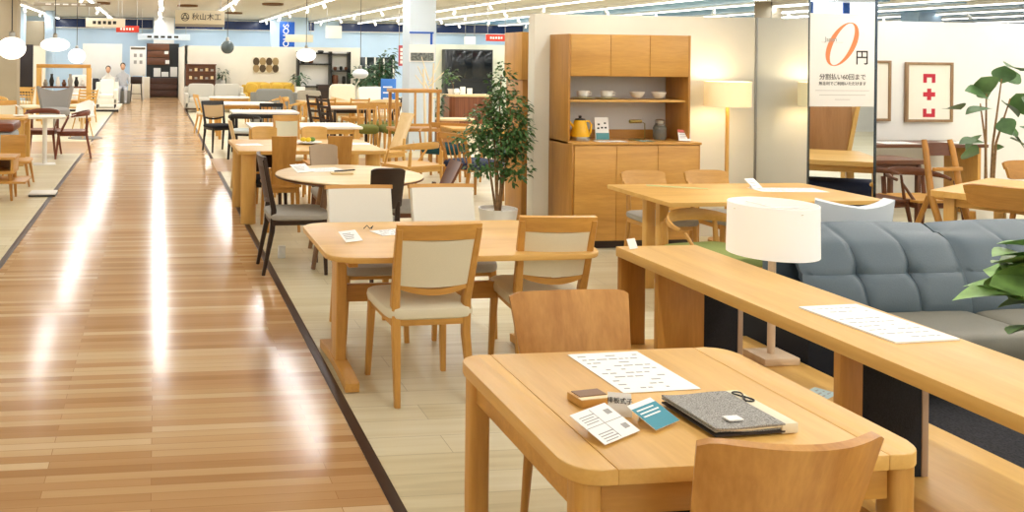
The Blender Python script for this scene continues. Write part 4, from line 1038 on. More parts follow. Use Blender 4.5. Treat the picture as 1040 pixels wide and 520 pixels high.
for i, (q, r_) in enumerate(((256, .2), (270, -.1), (282, .1), (294, -.2))):
    b = BM(); sell(b, (0, 0, 0), (.32, .14, .34), .5, .6, M=Matrix.Rotation(r_, 3, 'Y') @ Matrix.Rotation(.3, 3, 'X'))
    tag(obj('cushion', b, YELU), ['mustard cushion at the left arm of the yellow sofa', 'mustard cushion left of centre on the yellow sofa', 'mustard cushion right of centre on the yellow sofa', 'mustard cushion at the right arm of the yellow sofa'][i], 'cushion', 'mustard cushions', (xat(q, 26), 26.1, .67))
# far partition with cupboard, picture, shelves
wallseg('wall_cream_far', WALLC, .86, 6.3, 27.0, 27.12, 1.92)
wallseg('wall_aisle_end_right', WALLC, .86, .95, 27.0, 35.2, 1.92)
def panel_thing(name, label, cat, q, Y, m, dep=.02, legs=False):
    x0, z1 = yp(q[0], q[1], Y); x1, z0 = yp(q[2], q[3], Y)
    b = BM(); bx(b, x0, x1, Y, Y+dep, z0, z1, min(.004, dep*.3)); o = obj(name, b, m)
    if cat: tag(o, label, cat)
    return o, x0, x1, z0, z1
t = thing('hutch_cupboard', 'low brown wood cupboard with three shelves against the cream far wall', 'cupboard', (0, 0, 0))
x0, z1 = yp(189, 65, 26.5); x1, z0 = yp(219, 88, 26.5)
b = BM(); bx(b, x0, x1, 26.6, 26.98, 0, z1-.02); obj('body', b, WAL('x'), t)
b = BM(); bx(b, x0-.02, x1+.02, 26.5, 26.99, z1-.03, z1); obj('top', b, WAL('x'), t)
for k in range(3):
    zz = z1-.24*(k+1); b = BM(); bx(b, x0, x1, 26.52, 26.6, zz, zz+.03); sh1 = obj('shelf', b, WAL('x'), t)
    for j in range(5):
        b = BM(); bx(b, x0+.1+.16*j, x0+.18+.16*j, 26.54, 26.59, zz+.03, zz+.09+.03*((j+k) % 2)); obj('ornament', b, [GREYU, PALE('z')][(j+k) % 2], sh1)
t = thing('low_cabinet', 'narrow dark-topped cabinet right of the brown hutch cupboard', 'cabinet', (0, 0, 0))
x0 = xat(219, 26.7); x1 = xat(234, 26.7); b = BM(); bx(b, x0, x1, 26.6, 26.95, 0, .72); obj('body', b, PALE('x'), t)
b = BM(); bx(b, x0-.02, x1+.02, 26.58, 26.97, .72, .76); obj('top', b, DRK('x'), t)
leafy('small dark plant on the dark-topped cabinet', (x0+x1)/2, 26.72, .7605, (.06, .08, .12), None, ((0, 0, .3),), (((0, 0, .32), (.15, .08, .14)),), n=40, L=.15, Wd=.05, m=LEAFD, seed=9)
o, x0, x1, z0, z1 = panel_thing('leaf_picture', 'framed picture of four round leaf shapes above the yellow sofa', 'picture', (257, 58, 283, 74), 26.96, plain('picture_ground', '#E8DFC6', .7), .03)
for i in range(4):
    for j in range(2):
        b = BM(); lathe(b, [(.09, 0), (.10, .006), (.002, .01)], 16)
        c = obj('leaf_motif', b, plain('leaf_motif_dark' if (i+j) % 2 else 'leaf_motif_tan', '#55452F' if (i+j) % 2 else '#A68D62', .7), o)
        c.rotation_euler = (pi/2, 0, 0); c.scale = (1, 1.25, 1); c.location = (x0+(x1-x0)*(i+.5)/4, 26.958, z0+(z1-z0)*(.28+.44*j))
# kitchen shelves at px 303-355
t = thing('open_shelving', 'dark-framed open wall shelving with white back beyond the cream sofas', 'shelving', (0, 0, 0))
Y = 26.6; x0, z1 = yp(303, 52, Y); x1, _ = yp(356, 55, Y)
b = BM(); bx(b, x0, x1, Y+.3, Y+.33, 0, z1); obj('back_panel', b, WALLW, t)
for q in (303, 336, 355):
    X = xat(q, Y); b = BM(); bx(b, X-.03, X+.03, Y, Y+.3, 0, z1); obj('post', b, BLKM, t)
for (a0, a1, qy) in ((303, 336, 65), (336, 355, 55), (336, 355, 72), (303, 355, 88), (303, 336, 54)):
    X0 = xat(a0, Y); X1 = xat(a1, Y); zz = yp(a0, qy, Y)[1]; b = BM(); bx(b, X0, X1, Y, Y+.3, zz-.025, zz+.02); obj('shelf', b, BLKM, t)
b = BM(); bx(b, xat(323, Y), xat(336, Y), Y-.05, Y+.3, .3, .78); obj('drawer_unit', b, DRK('x'), t)
for i, (q, qy, w_, h_) in enumerate(((308, 65, .14, .1), (316, 65, .16, .1), (326, 54.5, .2, .08), (341, 72, .12, .1), (347, 72, .1, .12), (341, 88, .22, .34), (350, 88, .12, .3), (352, 72, .1, .1))):
    X = xat(q, Y); zz = yp(q, qy, Y)[1]+.021
    b = BM(); lathe(b, [(w_*.35, 0), (w_*.5, h_*.4), (w_*.45, h_*.9), (w_*.3, h_)], 12)
    tag(obj('vase' if h_ > .2 else 'crockery_bowl', b, [BLKM, WAL('z')][i % 2]), ['dark bowl at the left of the second shelf of the open shelving', 'dark bowl right of the left bowl on the open shelving', 'small brown bowl on the top shelf of the open shelving', 'brown pot on the right middle shelf of the open shelving', 'dark pot in the middle of the right middle shelf', 'large brown vase on the right lower shelf', 'dark tall vase on the right lower shelf', 'brown pot at the right end of the right middle shelf'][i], 'pot', 'pots on the open shelving', (X, Y+.13, zz))
leafy('small leafy plant left of the open shelving', xat(301, 26)+.05, 25.6, .0, (.12, .15, .75), None, ((0, 0, .9),), (((0, 0, .98), (.22, .12, .16)),), n=60, L=.14, Wd=.07, m=LEAFD, seed=11)
# dark lattice window and plants, px 363-400
o, x0, x1, z0, z1 = panel_thing('window_2', None, None, (363, 58, 401, 88), 27.3, plain('dark_glass', '#18262A', .15), .05)
o['kind'] = 'structure'
for q in (363, 372, 381, 390, 400):
    b = BM(); X = xat(q, 27.2); bx(b, X-.02, X+.02, 27.24, 27.3, z0, z1); obj('mullion', b, WHT, o)
leafy('dark tall plant in front of the lattice window, right of the pendant lamp', xat(385, 24.5), 24.5, 0, (.2, .25, .45), None, ((0, 0, 1.5), (.2, 0, 1.3), (-.2, 0, 1.2)), (((-.1, 0, 1.1), (.4, .3, .35)), ((.2, 0, 1.35), (.3, .25, .35)), ((.3, 0, 1.75), (.15, .1, .2))), n=280, L=.2, Wd=.09, m=LEAFD, seed=12)
leafy('dark bushy plant left of the blue poster', xat(370, 26), 26.4, 0, (.18, .22, .4), None, ((0, 0, 1.0),), (((0, 0, 1.05), (.35, .3, .3)),), n=120, L=.2, Wd=.08, m=LEAFD, seed=13)
# blue poster stand
t = thing('poster_stand', 'blue poster stand beside the display rack', 'poster', (0, 0, 0))
x0, z1 = yp(387, 80, 19.6); x1, z0 = yp(402, 111, 19.6)
b = BM(); bx(b, x0, x1, 19.6, 19.62, z0, z1, .003); obj('poster', b, plain('poster_blue', '#3F7FDB', .5), t)
b = BM(); bx(b, (x0+x1)/2-.015, (x0+x1)/2+.015, 19.62, 19.65, 0, z0+.2); bx(b, x0, x1, 19.5, 19.75, 0, .015); obj('stand', b, MET, t)
b = BM()
for k in range(4): bx(b, x0+.05, x1-.05-.04*(k % 2), 19.596, 19.599, z0+.1+.13*k, z0+.13+.13*k)
obj('printed_lines', b, PAPER, t, False)
# mirrored column by the rack, its bright reflection painted as pale blue
C2Y = 15.2; cx0 = xat(415.5, C2Y); cx1 = xat(442, C2Y)
b = BM(); bx(b, cx0, cx1, C2Y, C2Y+.45, 0, CEIL); c2 = struct('column_pale', b, plain('column_painted_reflection', '#D5E3EE', .25))
x0, z1 = yp(416, 45, C2Y-.02); x1, z0 = yp(441.5, 63, C2Y-.02)
b = BM(); bx(b, x0, x1, C2Y-.02, C2Y-.001, z0, z1); p_ = obj('sign_panel', b, PAPER, c2)
b = BM(); bx(b, x0+.02, x1-.02, C2Y-.025, C2Y-.02, z0+.02, z0+.16); obj('photo_strip', b, plain('photo_grey', '#6E7470', .6, bscale=30, var=.8), p_)
b = BM(); bx(b, x0+.0, x1-.02, C2Y-.012, C2Y-.001, 2.07, 2.10); bx(b, x1-.08, x1-.04, C2Y-.012, C2Y-.001, 1.85, 2.08); obj('reflected_blue_stripe', b, BLUEP, c2)  # blue bars reflected in the mirrored face, painted on
# branch coat stand
t = thing('coat_stand', 'pale branch-shaped coat stand in front of the pale column', 'coat stand', (yp(439, 120, 14.3)[0], 14.5, 0))
for (X0, X1, H_) in ((-.04, -.10, 1.45), (.03, .08, 1.55)):
    b = BM(); tube(b, [(X0, 0, 0), ((X0+X1)/2, 0, .8), (X1, 0, H_)], [.025, .022, .015], 8); obj('trunk', b, plain('pale_branch', '#EFE3C3', .6), t)
for (a, z0_, z1_, dx) in ((1, 1.1, 1.5, -.2), (2, 1.2, 1.62, .22), (3, 1.15, 1.4, .24), (4, 1.05, 1.35, -.24), (5, 1.25, 1.66, -.12), (6, .95, 1.0, .22)):
    b = BM(); tube(b, [(.0, 0, z0_), (dx*.5, .03*(a % 3-1), (z0_+z1_)/2), (dx, .05*(a % 3-1), z1_)], [.014, .011, .007], 6); obj('branch', b, plain('pale_branch', '#EFE3C3', .6), t)

# sage wall with black cabinet and tambour sideboard
wallseg('wall_sage', WALLG, xat(442, 24), 10.5, 24.0, 24.12, 2.02)
t = thing('black_cabinet', 'tall black glass-door cabinet against the sage wall', 'cabinet', (0, 0, 0))
Y = 23.55; x0, z1 = yp(454, 50, Y); x1, _ = yp(501, 50, Y)
GB = plain('black_glass', '#161C22', .12); 
b = BM(); bx(b, x0, x1, Y+.02, 23.98, 0, z1, .004); obj('body', b, plain('black_lacquer', '#23272B', .3), t)
xm = (x0+x1)/2+.07
for a0, a1 in ((x0+.14, xm-.01), (xm+.01, x1-.04)):
    d_ = obj('door', (lambda b: (bx(b, a0, a1, Y, Y+.02, 1.08, z1-.04, .003), b)[1])(BM()), GB, t)
    d_ = obj('door', (lambda b: (bx(b, a0, a1, Y, Y+.02, .1, .70, .003), b)[1])(BM()), GB, t)
b = BM(); bx(b, x0+.1, x1-.02, Y-.01, Y+.02, .98, 1.01); obj('shelf', b, BLKM, t)
t = thing('tambour_sideboard', 'walnut tambour-front sideboard with white ornaments before the black cabinet', 'sideboard', (0, 0, 0))
Y = 18.6; x0, _ = yp(456, 97, Y); x1, _ = yp(503, 97, Y)
TB = wood('tambour', '#9A5A36', '#5A2D18', 'z', scale=30, stretch=.02)
b = BM(); slab(b, [(x0+.05, Y+.5), (x0+.05, Y+.12), (x0+.15, Y+.02), (x1-.15, Y), (x1-.05, Y+.12), (x1-.05, Y+.5)], .12, .80); obj('tambour_front', b, TB, t)
b = BM(); slab(b, [(x0, Y+.52), (x0, Y+.1), (x0+.12, Y-.02), (x1-.12, Y-.03), (x1, Y+.1), (x1, Y+.52)], .80, .84); obj('top', b, PALE('x'), t)
b = BM(); slab(b, [(x0, Y+.52), (x0, Y+.1), (x0+.12, Y-.02), (x1-.12, Y-.03), (x1, Y+.1), (x1, Y+.52)], .09, .12); obj('bottom', b, PALE('x'), t)
for X in (x0+.1, x1-.1):
    for yy in (Y+.1, Y+.45): b = BM(); tube(b, [(X, yy, 0), (X, yy, .09)], [.015, .02], 8); obj('leg', b, DRK('z'), t)
for i, q in enumerate((464, 470, 477)):
    b = BM()
    if i: bx(b, -.06, .06, -.01, .01, 0, .2-.03*i, .003)
    else: lathe(b, [(.04, 0), (.07, .05), (.05, .12), (.03, .13)], 16)
    X = xat(q, Y+.2); tag(obj('photo_card' if i else 'white_vase', b, PAPER), ['white vase at the left of the tambour sideboard', 'white photo card in the middle of the tambour sideboard', 'white photo card nearer the ficus on the tambour sideboard'][i], 'ornament', None, (X, Y+.2, .8405))
leafy('small potted plant at the left end of the tambour sideboard', xat(459, Y+.25), Y+.3, .8405, (.06, .08, .12), None, ((0, 0, .3),), (((0, 0, .38), (.16, .1, .2)),), n=50, L=.13, Wd=.06, m=LEAF, seed=15)
leafy('dark plant on the floor left of the tambour sideboard', xat(446, 18), 18.2, 0, (.14, .17, .35), None, ((0, 0, .7),), (((0, 0, .75), (.2, .15, .35)),), n=80, L=.16, Wd=.06, m=LEAFD, seed=16)
t = thing('side_table', 'low brown curved side table in front of the tambour sideboard', 'table', (xat(462, 15.3), 15.5, 0))
b = BM(); slab(b, rrect(-.32, .42, -.25, .25, .2, 6), .52, .55, .004); obj('table_top', b, PALE('x'), t)
b = BM(); slab(b, rrect(-.28, .1, -.2, .2, .05, 4), 0, .52); obj('base', b, wood('tan_ply', '#B98557', '#9C6B40', 'z'), t)

# ------------------------------------------------------------------ left side of the aisle
t = thing('low_television_board', 'low oak board with open box at the left edge of the photograph', 'cabinet', (yp(29, 180, 10.3)[0]-.36, 10.3, 0))
b = BM(); bx(b, -.6, .24, -.2, .2, .46, .49, .003); bx(b, -.6, .22, -.19, .2, .30, .33, .003); bx(b, .19, .22, -.19, .2, .33, .46, .003); bx(b, -.6, -.57, -.19, .2, .33, .46, .003); obj('box', b, OAK('x'), t)
b = BM(); bx(b, -.05, -.02, -.18, .19, .33, .46); bx(b, -.57, .19, .17, .2, .33, .46); obj('inner_panel', b, OAKD('x'), t)
b = BM(); bx(b, -.6, .36, -.24, .24, .20, .225, .003); obj('lower_shelf', b, OAK('x'), t)
for sx in (-.5, .18):
    for sy in (-.15, .15): b = BM(); tube(b, [(sx+.02, sy, 0), (sx, sy, .30)], [.014, .025], 8); obj('leg', b, OAKD('z'), t)
t = thing('square_back_chair', 'low oak chair with square board back above the low oak board', 'chair', (yp(17, 150, 11.5)[0], 11.4, 0), 0)
b = BM(); bx(b, -.15, .15, -.2, -.175, .36, .64, .006); obj('backrest', b, OAK('x'), t)
b = BM(); sell(b, (0, 0, .30), (.40, .42, .06), .3, .5); obj('seat', b, OAK('x'), t)
b = BM(); bx(b, -.03, .03, -.19, -.16, .28, .38); obj('back_post', b, OAKD('z'), t)
for sx in (-1, 1):
    for sy in (-1, 1): b = BM(); tube(b, [(sx*.2, sy*.2, 0), (sx*.15, sy*.17, .29)], [.012, .02], 8); obj('leg', b, OAKD('z'), t)
t = thing('upholstered_armchair', 'grey-sided armchair with brown top cut by the left edge', 'armchair', (yp(-6, 150, 12.1)[0], 12.1, 0))
b = BM(); bx(b, -.3, .28, -.3, .3, .1, .62, .05); obj('body', b, plain('blue_grey_fabric', '#A9AEB0', .9, bscale=80, var=.2), t)
b = BM(); bx(b, -.3, .3, -.32, .32, .62, .74, .04); obj('top_roll', b, MAH('x'), t)
for sx in (-1, 1):
    for sy in (-1, 1): b = BM(); tube(b, [(sx*.24, sy*.24, 0), (sx*.24, sy*.24, .12)], .02, 8); obj('leg', b, DRK('z'), t)
t = thing('pedestal_table', 'small white one-leg table near the left of the aisle', 'table', (-1.62, 13.45, 0), .15)
b = BM(); slab(b, rrect(-.24, .3, -.25, .25, .03, 4), .69, .72, .004); obj('table_top', b, plain('white_top', '#F1ECDD', .35), t)
b = BM(); tube(b, [(0, 0, .01), (0, 0, .69)], .035, 12); obj('pole', b, WHT, t)
b = BM(); bx(b, -.16, .16, -.12, .12, 0, .012, .003); obj('foot_plate', b, WHT, t)
t = thing('booklet_holder', 'white booklet leaning on a stand beside the white one-leg table', 'booklet', (-2.02, 13.6, .71), .3)
b = BM(); bx(b, -.04, .04, -.16, .16, 0, .012, M=Matrix.Rotation(.0, 4, 'X') @ Matrix.Translation((0, 0, .12)) @ Matrix.Rotation(.75, 4, 'Y')); bx(b, -.07, .07, -.1, .1, 0, .01); bar(b, (0, 0, 0), (0, 0, .12), .01, .01); obj('booklet', b, PAPER, t)
table('oak table with leaflet stand behind the square-back chair', -3.3, -1.85, 13.2, 14.0, .70, OAKL, .035, 'square', .045, .09, .04)
G8 = 'red walnut chairs beside the white one-leg table'
for i, (X, Y, r_) in enumerate(((-1.30, 14.35, 95), (-1.80, 14.55, 175), (-2.75, 12.6, 0))):
    chair(['red walnut armchair nearest the aisle', 'red walnut chair behind the white one-leg table', 'red walnut chair at the near side of the left oak table'][i], (X, Y), radians(r_), G8, w=.5, d=.48, sh=.43, H=.76, wd=MAH, seatm=MAH('x'), back='wrap', rnd=True, splay=.05, lr=.02)
chair('cream padded chair behind the left oak table', (-2.35, 14.5), radians(200), None, w=.46, sh=.43, H=.86, wd=OAK, seatm=CREAM, back='pad', backm=CREAM)
chair('cream padded chair at the left end of the left oak table', (-3.2, 14.6), radians(170), None, w=.46, sh=.43, H=.86, wd=OAK, seatm=CREAM, back='pad', backm=CREAM)
t = thing('wing_chair', 'grey wing-back lounge chair behind the red walnut chairs', 'armchair', (-2.05, 18.6, 0), radians(185))
b = BM()
def f(u, v):
    a = (u-.5)*2.2; r_ = .30+.14*v
    return (r_*sin(a)*.92, -.22-.14*v-.02+.20*(1-cos(a)), .42+.54*v*(.80+.20*abs(2*u-1)**1.5)+.04*sin(a*2)*0)
sheet(b, f, 18, 10, .06); obj('backrest', b, plain('stone_grey', '#8E8A84', .9), t, 80)
b = BM(); sell(b, (0, 0, .44), (.62, .60, .20), .5, .6); obj('seat', b, plain('stone_grey', '#8E8A84', .9), t)
b = BM(); tube(b, [(0, 0, .1), (0, 0, .36)], .03, 10); obj('post', b, MET, t)
for k in range(4): b = BM(); tube(b, [(0, 0, .12), (.3*cos(k*pi/2+.7), .3*sin(k*pi/2+.7), .01)], [.02, .012], 8); obj('leg', b, MET, t)
t = thing('floor_sign_plate', 'flat white sign plate with black edge lying at the strip beside the aisle', 'floor sign', (-1.27, 10.55, 0))
b = BM(); bx(b, -.16, .14, -.14, .14, .02, .035, .002); obj('plate', b, WHT, t)
b = BM(); bx(b, -.16, .14, -.14, .14, 0, .02); obj('black_edge', b, BLKM, t)
b = BM(); lathe(b, [(.33, 0), (.33, .01), (.32, .014), (.002, .014)], 36); tag(obj('round_rug', b, plain('grey_rug', '#8F8C86', .95, bscale=60, var=.15)), 'small round grey rug at the corner beside the aisle', 'rug', None, (-1.35, 17.6, 0))
t = thing('shell_chair', 'white shell chair on slim legs standing on the round grey rug', 'chair', (-1.42, 17.6, .0145), radians(150))
b = BM(); sell(b, (0, 0, .42), (.44, .42, .07), .5, .6); obj('seat', b, WHT, t)
b = BM(); sheet(b, lambda u, v: (.22*sin((u-.5)*2.4), -.2*cos((u-.5)*2.4)-.04*v, .42+.3*v*(1-.3*abs(2*u-1))), 12, 5, .02); obj('backrest', b, WHT, t)
for k in range(4): b = BM(); tube(b, [(.12*cos(k*pi/2+.7), .12*sin(k*pi/2+.7), .4), (.22*cos(k*pi/2+.7), .22*sin(k*pi/2+.7), 0)], [.012, .009], 6); obj('leg', b, OAKL('z'), t)
# white lounge seats on the low platform
b = BM(); bx(b, -3.6, -1.04, 25.6, 28.5, 0, .07, .004); tag(obj('display_platform', b, plain('pale_platform', '#E6DEC9', .5)), 'low pale platform carrying the white lounge chairs', 'platform')
b = BM(); bx(b, -3.6, -1.04, 25.56, 25.6, 0, .06); struct('trim_6', b, BLKM)
sofa('white lounge chair at the aisle corner of the platform', -1.42, 26.3, pi, W=.66, H=.80, m=WHITEU, n=1).location.z = .07
sofa('white lounge chair left of the corner one on the platform', -2.22, 26.4, pi, W=.72, H=.92, m=plain('patterned_white', '#E9E4DA', .8, bscale=9, var=.18), n=1).location.z = .07
sofa('charcoal sofa behind the white lounge chairs', -1.85, 29.7, pi, W=1.1, H=.8, m=plain('charcoal', '#3B3B3F', .9), n=2)
for i, (q, Y) in enumerate(((-3.3, 22.5), (-3.9, 20.5), (-3.1, 17.6), (-2.9, 20.9))):
    chair(['light oak chair under the wooden frame beam', 'light oak chair far left behind the wing chair', 'cream chair left of the wing chair', 'light oak slatted chair right behind the wing chair'][i], (q, Y), radians(160+20*i), None, w=.5, sh=.43, H=.82, wd=OAKL, seatm=CREAM, back=['ladder', 'pad', 'wrap', 'spindle'][i], rnd=True)
chair('light rattan chair between wing chair and white lounge chairs', (-1.75, 21.5), radians(150), None, w=.56, d=.5, sh=.42, H=.80, wd=OAKL, seatm=CREAM, back='ladder', arms=True)
table('oak low table between the rattan chair and the platform', -2.9, -1.8, 23.0, 23.7, .45, OAK, .03, 'square', .03, .06, .02)
sofa('beige sofa with its back towards the left pillar', -4.4, 24.0, pi, W=1.6, H=.8, m=plain('beige_upholstery', '#DCCFB2', .9), n=2)
# timber display frame
Y = 22.0; x0, z1 = yp(37, 65, Y); x1, _ = yp(92, 65, Y)
t = thing('timber_frame', 'light timber display frame with long top beam on the left side', 'display frame', (0, 0, 0))
b = BM(); bx(b, x0, x1, Y, Y+.12, z1-.09, z1, .003); obj('beam', b, OAK('x'), t)
for X in (x0, x1-.1): b = BM(); bx(b, X, X+.12, Y, Y+.12, 0, z1-.09, .003); obj('post', b, OAKL('z'), t)
b = BM(); bx(b, x0+.12, x1-.1, Y+.02, Y+.3, .80, .84); obj('shelf', b, WAL('x'), t)
for i in range(7):
    X = x0+.2+(x1-x0-.4)*i/6; h_ = .16+.07*((i*5) % 3)
    b = BM(); lathe(b, [(.04, 0), (.06, h_*.4), (.03, h_*.8), (.035, h_)], 12)
    tag(obj('vase', b, [GREYU, BLKM, POTW, WAL('z')][i % 4]), ['grey', 'black', 'white', 'brown', 'pale grey', 'jet black', 'ivory'][i]+' vase on the timber frame shelf, '+['at its left post', 'second from left', 'third from left', 'at the centre', 'third from right', 'second from right', 'at its right post'][i], 'vase', 'vases on the timber frame shelf', (X, Y+.16, .8405))

# left pillars, screens, end of the aisle
wallseg('wall_pillar_left', TANW, yp(-30, 50, 20)[0], yp(17, 50, 20)[0], 20.0, 20.5, CEIL)
wallseg('wall_tan_far', TANW, yp(34, 30, 30)[0]-.9, yp(44, 30, 30)[0], 30.0, 30.4, 2.7)
wallseg('column_blue_left', BLUEW, yp(15, 30, 29)[0], yp(24, 30, 29)[0], 29.0, 29.5, CEIL)
wallseg('column_blue_second', BLUEW, yp(45, 30, 31)[0], yp(54, 30, 31)[0], 31.0, 31.5, CEIL)
o, *_ = panel_thing('door_1', None, None, (17, 45, 33, 97), 27.5, plain('dark_door', '#2A2224', .4), .06); o['kind'] = 'structure'
wallseg('wall_screen_left', WALLW, yp(84, 50, 30.5)[0], yp(124, 50, 30.5)[0], 30.5, 30.62, 1.98)
wallseg('wall_screen_white', WALLC, yp(34, 50, 26)[0], yp(46, 50, 26)[0], 26, 26.1, 1.85)
o, x0, x1, z0, z1 = panel_thing('notice_board', 'white notice board with small drawings beside the aisle end', 'notice board', (132, 47, 148, 77), 31.8, PAPER, .04)
b = BM(); bx(b, x0+.05, x0+.1, 31.8, 31.84, 0, z0+.05); bx(b, x1-.1, x1-.05, 31.8, 31.84, 0, z0+.05); obj('leg', b, WHT, o)
b = BM(); bx(b, x0+.03, x1-.03, 31.79, 31.8, z1-.11, z1-.04); obj('dark_heading', b, plain('heading_brown', '#6B5C4C', .6), o, False)
for i in range(2):
    for j in range(2):
        b = BM(); bx(b, x0+.14+.2*i, x0+.24+.2*i, 31.79, 31.8, z1-.38-.24*j, z1-.26-.24*j); obj('drawing', b, GREYINK, o, False)
b = BM(); bx(b, yp(130, 90, 33)[0], yp(152, 90, 33)[0], 33, 33.4, 0, .80, .004); tag(obj('white_counter', b, WALLC), 'white waist-high counter block beside the aisle end', 'counter')
t = thing('bar_stool', 'dark bar stool with low back at the end of the aisle', 'stool', (yp(138.5, 90, 31.5)[0], 31.4, 0), 0)
b = BM(); bx(b, -.2, .2, -.2, -.16, .62, .86, .01); obj('backrest', b, DRK('x'), t)
b = BM(); sell(b, (0, 0, .64), (.4, .38, .08), .3, .5); obj('seat', b, BLKF, t)
for sx in (-1, 1):
    for sy in (-1, 1): b = BM(); tube(b, [(sx*.2, sy*.19, 0), (sx*.16, sy*.15, .62)], .018, 8); obj('leg', b, DRK('z'), t)
b = BM(); tube(b, [(-.18, .17, .25), (.18, .17, .25)], .01, 6); obj('foot_rail', b, DRK('x'), t)
Y = 34.3; t = thing('dark_storage_wall', 'dark walnut storage wall closing the aisle', 'storage unit', (0, 0, 0))
x0, z1 = yp(149, 44, Y); x1, _ = yp(182, 44, Y); xm = yp(172, 44, Y)[0]
b = BM(); bx(b, x0, x1, Y+.1, Y+.5, 0, z1); obj('body', b, plain('black_lacquer', '#23272B', .3), t)
zs = yp(160, 66, Y)[1]
for k in range(3):
    h_ = (z1-zs)/3; b = BM(); bx(b, x0+.02, xm, Y, Y+.1, zs+h_*k+.01, zs+h_*(k+1)-.01, .003); obj('door', b, WAL('x'), t)
zl = yp(160, 79, Y)[1]
for k in range(3):
    h_ = (zl-.03)/3; b = BM(); bx(b, x0+.1, yp(180, 44, Y)[0], Y-.1, Y+.1, .03+h_*k+.005, .03+h_*(k+1)-.005, .003); obj('drawer', b, wood('dark_drawer', '#5A3A30', '#3B241D', 'x'), t)
for i, q in enumerate(((156, 69, 163, 78), (164, 73, 171, 78), (173, 68, 180, 78), (168, 61, 172, 65), (167, 52, 171, 55))):
    panel_thing('notice_sheet', ['white notice at the left in the dark niche', 'small white notice in the middle of the dark niche', 'white notice at the right edge of the dark niche', 'small white notice on the lower walnut door', 'small white notice on the upper walnut door'][i], 'notice', q, Y+.093 if i < 3 else Y-.006, PAPER, .006)

# two people sitting beyond the white lounge chairs
def person(label, loc, rz, shirt, seat=.42):
    t = thing('person', label, 'person', loc, rz)
    me = bpy.data.meshes.new('body')
    V = [(0, 0, seat+.1), (0, .0, seat+.32), (0, .01, seat+.52), (0, .03, seat+.62), (0, .05, seat+.72),
         (.17, .0, seat+.5), (.22, .05, seat+.24), (.16, .28, seat+.2), (-.17, 0, seat+.5), (-.22, .05, seat+.24), (-.16, .28, seat+.2),
         (.09, .05, seat+.08), (.11, .42, seat+.08), (.11, .42, .08), (.11, .56, .04), (-.09, .05, seat+.08), (-.11, .42, seat+.08), (-.11, .42, .08), (-.11, .56, .04)]
    Ed = [(0, 1), (1, 2), (2, 3), (3, 4), (2, 5), (5, 6), (6, 7), (2, 8), (8, 9), (9, 10), (0, 11), (11, 12), (12, 13), (13, 14), (0, 15), (15, 16), (16, 17), (17, 18)]
    R_ = [.13, .12, .12, .05, .06, .06, .045, .03, .06, .045, .03, .08, .065, .045, .035, .08, .065, .045, .035]
    me.from_pydata(V, Ed, []); o = bpy.data.objects.new('body', me); C.objects.link(o); o.parent = t
    md = o.modifiers.new('skin', 'SKIN'); o.modifiers.new('sub', 'SUBSURF').levels = 1
    for i, r in enumerate(R_): me.skin_vertices[0].data[i].radius = (r, r)
    me.skin_vertices[0].data[0].use_root = True
    me.materials.append(shirt)
    dg = bpy.context.evaluated_depsgraph_get(); m2 = bpy.data.meshes.new_from_object(o.evaluated_get(dg)); o.modifiers.clear(); o.data = m2
    b = BM(); sell(b, (0, .06, seat+.80), (.155, .19, .23), 1, 1, 20, 14); sell(b, (0, .16, seat+.79), (.03, .04, .05), 1, 1, 10, 8); obj('head', b, plain('skin', '#D9A988', .6), t)
    b = BM(); sell(b, (0, .03, seat+.84), (.175, .19, .2), 1, 1, 20, 14); obj('hair', b, plain('black_hair', '#1F1916', .6), t)
    return t
person('person with dark hair and pale shirt sitting on the charcoal sofa', (yp(110, 70, 29.85)[0], 29.85, -.10), pi, plain('pale_shirt', '#E3DDD2', .8))
person('person with dark hair in grey shirt sitting nearer the notice board', (yp(125, 70, 30)[0], 29.9, 0), pi, plain('grey_shirt', '#BFC0C4', .8))
b = BM(); bx(b, -.25, .25, -.22, .22, 0, .42, .01); tag(obj('stool_block', b, GREY2), 'grey block stool under the person nearer the notice board', 'stool', None, (yp(125, 70, 30)[0], 29.9, 0))

# ------------------------------------------------------------------ far wall windows, signs, ceiling fittings
NAVYW = plain('navy_glass', '#1B2F5E', .2)
for i, (a0, a1) in enumerate(((55, 155), (178, 275), (314, 319), (345, 414), (444, 531))):
    Y = 35.9; X0 = yp(a0, 25, Y)[0]; X1 = yp(a1, 25, Y)[0]
    b = BM(); bx(b, X0, X1, Y, Y+.08, 2.68, 3.03); o = struct('window_%d' % (i+3), b, NAVYW, smooth=False)
    b = BM(); bx(b, X0, X1, Y-.05, Y-.001, 3.03, 3.06); bx(b, X0, X1, Y-.05, Y-.001, 2.65, 2.68); obj('window_frame', b, WHT, o)
    n_ = max(1, int((X1-X0)/1.9))
    for k in range(1, n_): b = BM(); X = X0+(X1-X0)*k/n_; bx(b, X-.025, X+.025, Y-.03, Y-.001, 2.68, 3.03); obj('mullion', b, BLUEW, o)
wallseg('column_far_centre', WALLW, yp(156, 30, 34.9)[0], yp(177, 30, 34.9)[0], 34.9, 35.5, CEIL)
wallseg('column_far_right', BLUEW, yp(276, 30, 33)[0], yp(313, 30, 33)[0], 33, 33.5, CEIL)
